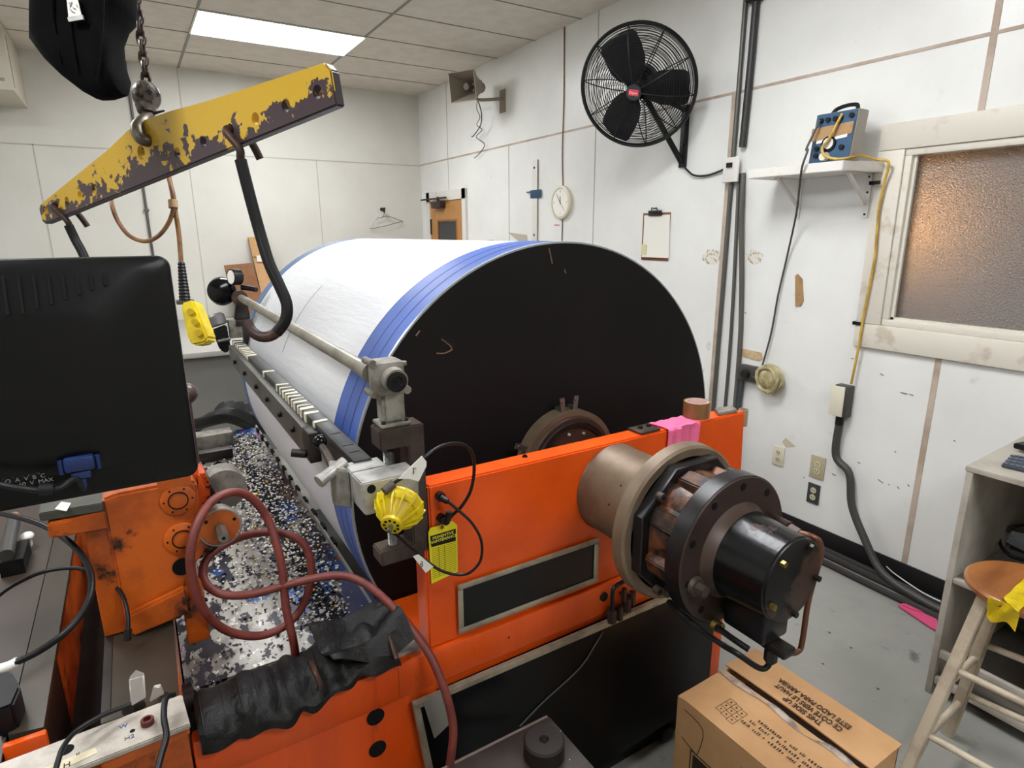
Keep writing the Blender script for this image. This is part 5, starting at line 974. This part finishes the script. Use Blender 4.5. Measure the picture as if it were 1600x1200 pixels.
# ---------------------------------------------------------------- desk shelf unit at right
dx0,dy1_,dz=2.336,.835,.905
t=thing('shelf_cabinet',(2.67,.2,0),'grey painted open shelf cabinet at the right edge against the wall','cabinet')
MB().prism([(dx0,-.6,dz-.018),(dx0,dy1_,dz-.018),(2.98,dy1_+.03,dz-.018),(2.98,-.6,dz-.018)],(0,0,.018),bev=.002).build('top_board',cab,t)
MB().box(dx0,2.975,dy1_-.025,dy1_-.004,.0,dz-.0185,bev=.002).build('side_panel',cab,t); MB().box(dx0,2.975,-.6,-.58,0,dz-.0185).build('side_panel',cab,t)
MB().box(dx0+.025,2.96,-.579,dy1_-.026,.47,.486).build('shelf_board',cabin,t)
MB().box(dx0+.002,dx0+.0245,-.579,dy1_-.026,.468,.488,bev=.002).box(dx0+.004,dx0+.024,-.579,dy1_-.026,.16,.19,bev=.002).box(dx0+.004,dx0+.024,-.579,dy1_-.026,.05,.08,bev=.002).build('front_rail',cab,t)
MB().box(dx0+.025,2.96,-.579,dy1_-.026,.052,.064).box(2.961,2.972,-.579,dy1_-.026,.02,dz-.02).build('back_board',cabin,t)
c=P(1592,727,'z',dz); t2=thing('keyboard',(c.x+.02,c.y-.05,dz),'dark grey keyboard lying on top of the shelf cabinet','keyboard')
q=[P(1564,730,'z',dz+.001),P(1580,714,'z',dz+.001),P(1640,722,'z',dz+.001),P(1640,748,'z',dz+.001)]
MB().prism(q,(0,0,.01),bev=.002).build('body',M('dark slate plastic','3a4048',.45),t2)
mb=MB()
for i in range(7):
    for j in range(4):
        u,v=(i+.5)/7.5,(j+.5)/4; p=(q[0]*(1-u)+q[3]*u)*(1-v)+(q[1]*(1-u)+q[2]*u)*v; MB().box(p.x-.007,p.x+.007,p.y-.006,p.y+.006,p.z+.0102,p.z+.013).build('key',M('slate key','566070',.4),t2)
t2=thing('black_device',P(1590,695,'z',dz),'black pointed device on the cabinet top behind the keyboard','device')
MB().prism([P(1582,700,'z',dz+.012),P(1600,697,'z',dz+.012),P(1640,705,'z',dz+.012),P(1640,716,'z',dz+.012)],(0,0,.02),bev=.003).build('body',blackm,t2); 
c=P(1620,705,'z',dz); MB().box(c.x-.02,c.x+.02,c.y-.02,c.y+.02,dz+.0003,dz+.0125).build('foot',blackm,t2)
t2=thing('grey_wedge_box',(2.7,.5,.487),'grey wedge shaped device with black cable on the middle shelf','device')
MB().prism([P(1570,835,'z',.53),P(1582,830,'z',.56),P(1660,850,'z',.56),P(1660,880,'z',.53)],(0,.0,-.03),bev=.003).build('body',M('grey device','77787a',.45),t2)
c=P(1620,850,'z',.5); MB().box(c.x-.1,c.x+.1,c.y-.1,c.y+.05,.4865,.50).build('base',blackm,t2)
pipe('shelf_cable',[P(1640,815,'z',.6),P(1590,822,'z',.58),P(1566,832,'z',.55),P(1563,850,'z',.52),P(1580,868,'z',.50),P(1620,880,'z',.495)],.006,cablem,'black cable looped on the middle shelf of the cabinet','cable')
# ---------------------------------------------------------------- stool
sc_=Vector((2.058,.522,.7)); t=thing('wooden_stool',(2.05,.5,0),'wooden stool with round worn seat and splayed cream legs','stool')
MB().lathe(sc_-Z*.03,Z,[(0,.12),(.004,.15),(.012,.158),(.022,.158),(.029,.150),(.030,.13),(.0285,.05),(.028,.0001)],56).build('seat',seatw,t)
ft=[Vector((1.82,.665,0)),Vector((2.185,.685,0)),Vector((2.25,.33,0)),Vector((1.86,.31,0))]; tp=[Vector((1.985,.60,.6695)),Vector((2.095,.60,.6695)),Vector((2.12,.46,.6695)),Vector((1.99,.45,.6695))]
for a,b_ in zip(ft,tp):
    d=(b_-a).normalized(); r=Vector((d.y,-d.x,0)); r=r.normalized() if r.length>1e-3 else X
    s_=X-d*X.dot(d); s_.normalize(); w_=d.cross(s_)
    MB().prism([a-s_*.016-w_*.016,a+s_*.016-w_*.016,a+s_*.016+w_*.016,a-s_*.016+w_*.016],(b_-a),bev=.003).build('leg',legw,t)
def at_h(i,z): return ft[i].lerp(tp[i],z/.6695)
for i,j,z in ((0,3,.42),(0,3,.20),(0,1,.36),(0,1,.16),(1,2,.42),(1,2,.2),(2,3,.3)):
    MB().tube([at_h(i,z),at_h(j,z)],.0105,n=12,sub=1).build('rung',legw,t)
yt=M('wrinkled yellow tape','e0c81c',.35,c2='c2a60f',sc=16,lo=.4,hi=.6,bump=.7,bs=40)
mb=MB()
a,b_=P(1600,897,'z',.706),P(1566,962,'z',.706)
mb.sheet(lambda u,v: (P(1625,880,'z',.704).lerp(P(1568,935,'z',.704),u)*(1-v)+P(1640,905,'z',.704).lerp(P(1590,958,'z',.704),u)*v)+Z*(.0015+.002*math.sin(21*u+7*v)+.0015*math.sin(40*v)),16,8,.0012)
e_=sc_+Vector((-.158*.93,-.0,0))
def tf2(u,v):
    an=math.radians(163+26*u); r=.160+.004*math.sin(9*u+5*v); return Vector((sc_.x+math.cos(an)*r*(1-.0*v),sc_.y+math.sin(an)*r,.703-.07*v*(.88+.12*math.sin(7*u))))
mb.sheet(tf2,12,8,.0012); tag(mb.build('yellow_tape',yt),'crumpled yellow tape stuck across the stool seat and hanging down','tape')
# pink rag on the floor, small debris
q=[P(*a,'z',.006) for a in ((1403,947),(1421,940),(1464,968),(1464,986),(1455,982))]
tag(MB().prism(q,(0,0,.006)).prism([P(1410,946,'z',.013),P(1421,941,'z',.013),P(1447,958,'z',.013),P(1425,953,'z',.013)],(0,0,.004)).build('pink_rag',M('pink rag','d9517f',.85,bump=.2,bs=100)),'pink rag lying on the floor beside the shelf cabinet','rag')
mb=MB()
for px_,py_ in ((1296,988),(1372,1076),(1330,1012),(1402,905),(1286,1037)): mb.ball(P(px_,py_,'z',.002),.004,(1,1.4,.5),n=8)
tag(mb.build('floor_crumbs',M('floor debris','5a5148',.7)),'tiny crumbs scattered on the grey floor','debris',kind='stuff')
# ---------------------------------------------------------------- hoist: chain, hook, beam, hooks, bag, pendant
dv=Vector((-.42783536,.89138454,-.14963459)).normalized(); A0=CAM+ray(503,145)*1.15
side=dv.cross(Z).normalized(); upb=side.cross(dv).normalized(); upb=upb if upb.z>0 else -upb
t=thing('spreader_beam',A0+dv*.65,'chipped yellow steel lifting beam with holes hanging from the chain hook','lifting beam')
o=A0-upb*.0
prof=[(-.045,-.036),(-.045,.026),(-.03,.044),(.0,.046),(.34,.075),(.50,.093),(.62,.102),(.70,.098),(.82,.078),(1.25,.028),(1.29,.022),(1.30,.012),(1.30,-.026),(1.285,-.036)]
mb=MB(); th=.022
holes=[0.0,.095,.195,.285,.39,.50,.93,1.02,1.105,1.18,1.255]
# plate with bevelled edges; holes are dark recessed discs cut through with a boolean-free ring
mb.prism([o+dv*s_+upb*h-side*(th/2) for s_,h in prof],side*th,bev=.003)
yellowp,N,L,b=nodemat('chipped yellow paint'); b.inputs['Roughness'].default_value=.42
tc=N.new('ShaderNodeTexCoord')
def vm(op,*a):
    n=N.new('ShaderNodeVectorMath'); n.operation=op
    for i,v in enumerate(a):
        if isinstance(v,(tuple,Vector)): n.inputs[i].default_value=tuple(v)
        else: L.new(v,n.inputs[i])
    return n.outputs['Value'] if op=='DOT_PRODUCT' else n.outputs[0]
def mm(op,*a):
    n=N.new('ShaderNodeMath'); n.operation=op
    for i,v in enumerate(a):
        if isinstance(v,(int,float)): n.inputs[i].default_value=v
        else: L.new(v,n.inputs[i])
    return n.outputs[0]
obc=tc.outputs['Object']; hgt=vm('DOT_PRODUCT',obc,upb); lng=vm('DOT_PRODUCT',obc,dv)
def nzz(sc,de=8,ro=.62):
    n=N.new('ShaderNodeTexNoise'); n.inputs['Scale'].default_value=sc; n.inputs['Detail'].default_value=de; n.inputs['Roughness'].default_value=ro; L.new(obc,n.inputs['Vector']); return n.outputs['Fac']
# paint worn off low round the hook holes and in a band under the chain hook
w1_=mm('MULTIPLY',hgt,-3.4); band=mm('MULTIPLY',mm('MAXIMUM',mm('SUBTRACT',.045,mm('ABSOLUTE',mm('SUBTRACT',lng,.045))),-.02),2.6)
val=mm('ADD',mm('ADD',mm('MULTIPLY',nzz(11),1.15),mm('MULTIPLY',nzz(45),.45)),mm('ADD',w1_,band))
edge=mm('MULTIPLY',mm('MAXIMUM',mm('SUBTRACT',hgt,.065),0),6)
fac=mm('MULTIPLY',mm('SUBTRACT',mm('ADD',val,edge),.748),60); cl=N.new('ShaderNodeClamp'); L.new(fac,cl.inputs[0])
x=N.new('ShaderNodeMix'); x.data_type='RGBA'; L.new(cl.outputs[0],x.inputs['Factor']); x.inputs[6].default_value=lin('cfa72e'); x.inputs[7].default_value=lin('43343a'); L.new(x.outputs[2],b.inputs['Base Color'])
bp=N.new('ShaderNodeBump'); bp.inputs['Strength'].default_value=.5; bp.inputs['Distance'].default_value=-.002; L.new(cl.outputs[0],bp.inputs['Height']); L.new(bp.outputs['Normal'],b.inputs['Normal'])
bm_=mb.build('beam_plate',[yellowp,beamed],t)
for f in bm_.data.polygons:
    n=f.normal
    if abs(n.dot(side))<.8: f.material_index=1
cut=MB()
for s_ in holes+[.655]:
    z_=0 if s_!=.655 else .035
    cut.cyl(o+dv*s_+upb*z_-side*.03,o+dv*s_+upb*z_+side*.03,.0125 if s_!=.655 else .017,n=20)
cm=cut.build('cutter',rust); bpy.context.view_layer.update()
md=bm_.modifiers.new('holes','BOOLEAN'); md.object=cm; md.solver='EXACT'
dg=bpy.context.evaluated_depsgraph_get(); me2=bpy.data.meshes.new_from_object(bm_.evaluated_get(dg)); bm_.modifiers.clear(); bm_.data=me2
for f in me2.polygons: f.use_smooth=False
if True:
    pass
if 1: bpy.data.objects.remove(cm)
def J(px_,py_,w): return D(px_,py_,w)
def bd(s_): return (o+dv*s_-CAM).dot(FW)
# hooks
w1=bd(.285)
t=thing('beam_hook',o+dv*.285,'near black sleeved J-hook hanging from the right half of the yellow beam','hook','hooks under the yellow beam')
cpt=o+dv*.285
nr_=side if side.dot(cpt-CAM)<0 else -side
pts=[cpt-nr_*.05-upb*.055,cpt-nr_*.035-upb*.02,cpt-nr_*.01,cpt+nr_*.022-upb*.003,J(374,232,w1-.02),J(377,255,w1-.01),J(392,310,w1)]
MB().tube(pts,.0085,n=12).build('rod_end',rust,t)
MB().tube([J(376,250,w1-.012),J(390,305,w1),J(405,360,w1+.01),J(420,410,w1+.01),J(436,445,w1+.01),J(448,475,w1+.01),J(446,500,w1+.01),J(432,520,w1+.01)],.0125,n=16).build('sleeve',sleeve,t)
MB().tube([J(440,512,w1+.01),J(425,524,w1+.01),J(408,526,w1+.01),J(393,517,w1+.01),J(385,503,w1+.01)],.0118,n=16).build('hook_tip',rust,t)
w2=bd(1.18); cpt=o+dv*1.18
t=thing('beam_hook',cpt,'far black sleeved hook hanging from the left end of the yellow beam','hook','hooks under the yellow beam')
MB().tube([cpt-nr_*.06-upb*.06,cpt-nr_*.04-upb*.02,cpt-nr_*.01,cpt+nr_*.022,J(105,345,w2-.02),J(110,360,w2)],.0085,n=12).build('rod_end',rust,t)
MB().tube([J(107,352,w2-.012),J(118,375,w2),J(131,400,w2),J(150,450,w2),J(165,490,w2),J(160,520,w2),J(140,530,w2),J(125,515,w2)],.0125,n=14).build('sleeve',sleeve,t)
# crane hook through centre
wc=bd(.655); hc=o+dv*.655+upb*.035
t=thing('chain_hook',J(230,150,wc),'greasy chain hook block with taped ball holding the yellow beam','hook')
MB().ball(J(229,150,wc),.036,(.9,.9,1.0),n=24).cyl(J(228,165,wc),J(229,176,wc),.024,.02).build('hook_block',greasy,t)
MB().tube([J(229,173,wc),J(233,182,wc),J(224,189,wc-.03),J(215,201,wc-.045),J(220,215,wc-.05),J(231,220,wc-.045),J(237,216,wc-.02),hc-nr_*.02,hc-nr_*.035+upb*.03],lambda q:.0115+.0045*math.sin(min(1,q*1.3)*PI),n=12).build('hook',M('worn hook steel','5d544a',.4,m=.6,c2='8b8374',sc=20,lo=.5,hi=.6),t)
MB().cyl(J(236,178,wc),J(257,173,wc),.005,.002,n=8).cyl(J(238,180,wc-.0),J(240,200,wc-.01),.004,n=8).build('latch',rust,t)
# chain
p0,p1=J(230,137,wc),None; top=Vector((J(212,-20,wc).x,J(212,-20,wc).y,0)); p0=J(229,132,wc); p1=J(210,-30,wc)
t=thing('hoist_chain',p0,'rusty hoist chain hanging down to the greasy hook','chain')
dd=(p1-p0); Lc=dd.length; dd.normalize(); pitch=.026; n_l=int((CZ-.01-p0.z)/dd.z/pitch)
ud=Vector((.35,.9,0)); ud=(ud-dd*ud.dot(dd)).normalized(); vd=dd.cross(ud)
for k in range(n_l):
    c=p0+dd*(pitch*(k+.5)); u=(ud if k%2 else vd)
    MB().tube([c+dd*(.0125*math.sin(q*PI/4)+.006*(1 if math.sin(q*PI/4)>0.1 else -1 if math.sin(q*PI/4)<-.1 else 0))+u*.0085*math.cos(q*PI/4) for q in range(8)],.0042,n=7,sub=2,closed=True).build('chain_link',chainm,t)
pe=p0+dd*(pitch*n_l)
MB().box(pe.x-.05,pe.x+.05,pe.y-.05,pe.y+.05,pe.z-.0,CZ-.0005).build('ceiling_mount',rust,t)
# black chain bag
w3=1.25
t=thing('chain_bag',J(120,150,w3),'black cloth chain bag hanging at the top left beside the chain','bag')
pb=[(54,-60),(53,68),(70,92),(100,120),(128,142),(150,154),(172,155),(190,146),(192,137),(186,110),(184,70),(190,38),(200,22),(204,0),(205,-60)]
fwd=FW
mb=MB(); nn=len(pb); cx=sum(a for a,b in pb)/nn; cy=20
lay=[(-.045,.62),(-.035,.85),(-.015,.97),(.0,1.0),(.02,.97),(.04,.8)]
rings=[]
for dpt,sca in lay:
    rings.append([mb.bm.verts.new(J(cx+(a-cx)*sca,(cy+(b-cy)*(sca if b>0 else 1)),w3)+fwd*(dpt+.008*math.sin(a*.16+1.3))) for a,b in pb])
for A_,B_ in zip(rings,rings[1:]):
    for k in range(nn): mb.bm.faces.new((A_[k],A_[(k+1)%nn],B_[(k+1)%nn],B_[k]))
mb.bm.faces.new(rings[0]); mb.bm.faces.new(rings[-1][::-1])
bo=mb.build('bag_body',clothm,t)
for q in ((82,0,96,118),(108,0,122,140),(160,0,152,150)):
    MB().tube([J(q[0],-50,w3-.052),J(q[0],20,w3-.05),J((q[0]+q[2])/2,q[3]*.55,w3-.047),J(q[2],q[3]*.85,w3-.04)],lambda s_:.0045*(1-.6*s_),n=8).build('fold',clothm,bo)
MB().prism([J(103,-10,w3-.062),J(118,-12,w3-.062),J(127,24,w3-.062),J(107,27,w3-.062)],fwd*.002).build('white_label',white,t)
mb=MB()
for a,b in (((108,4),(111,9)),((112,3),(109,11)),((114,12),(118,14)),((109,14),(113,18)),((119,7),(121,11)),((112,18),(117,20))): mb.tube([J(*a,w3-.0635),J(*b,w3-.0635)],.0009,n=5,sub=1)
mb.build('label_marks',M('grey marks','8a8784',.6),t)
MB().prism([J(105,27,w3-.062),J(129,23,w3-.062),J(130,30,w3-.062),J(107,34,w3-.062)],fwd*.004).build('buckle',steel,t)
MB().tube([J(186,10,w3-.01),J(197,22,w3+.08),J(207,30,w3+.16),J(214,24,wc-.12)],.006,n=8).build('strap',M('strap black','101010',.7),t)
# pendant control and cord
t=thing('pendant_control',J(303,530,1.75),'yellow pendant control with black strain relief hanging right of the monitor','control')
wp=1.75
bx_=[(281,474),(300,468),(309,486),(325,528),(320,536),(300,540),(293,530),(287,505)]
MB().prism([J(a,b,wp-.03) for a,b in bx_],FW*.055,bev=.006).build('body',yplast,t)
for a,b in ((297,487),(304,503),(310,520)): MB().cyl(J(a,b,wp-.031),J(a,b,wp-.045),.009,n=14).build('button',M('dirty yellow button','b89a10',.5),t)
MB().box(J(289,470,wp).x-.022,J(289,470,wp).x+.022,J(289,470,wp).y-.022,J(289,470,wp).y+.022,J(289,470,wp).z-.008,J(289,470,wp).z+.002).build('collar',greyc,t)
pr=[]; a,b=J(289,469,wp),J(283,408,wp); LL=(b-a).length
for k in range(12): pr+=[(LL*k/12,.016-.0005*k),(LL*(k+.6)/12,.0135-.0005*k)]
MB().lathe(a,b-a,pr,20).build('strain_relief',blackm,t)
cd_=[J(283,410,wp),J(280,370,wp),J(274,330,wp),J(268,295,wp),J(262,272,wp),J(255,255,wp-.0),J(248,235,wp+.04)]
pipe('hoist_cable',cd_,.0065,cordm,'tan cord running from behind the yellow beam down to the pendant control','cord',n=8)
pipe('cord_loop',[J(262,262,wp+.06),J(266,285,wp),J(272,315,wp-.01),J(265,345,wp-.01),J(248,368,wp-.01),J(226,377,wp-.01),J(202,368,wp-.01),J(184,345,wp-.01),J(175,320,wp),J(174,300,wp+.05),J(176,285,wp+.06)],.006,cordm,'loop of tan cord hanging below the yellow beam','cord',n=8)
tag(MB().cyl(J(270,313,wp-.012),J(271,325,wp-.012),.0125,n=12).build('tape_wrap',M('tan tape wrap','a5876a',.5)),'tan tape wrap binding the hanging cords together','tape')
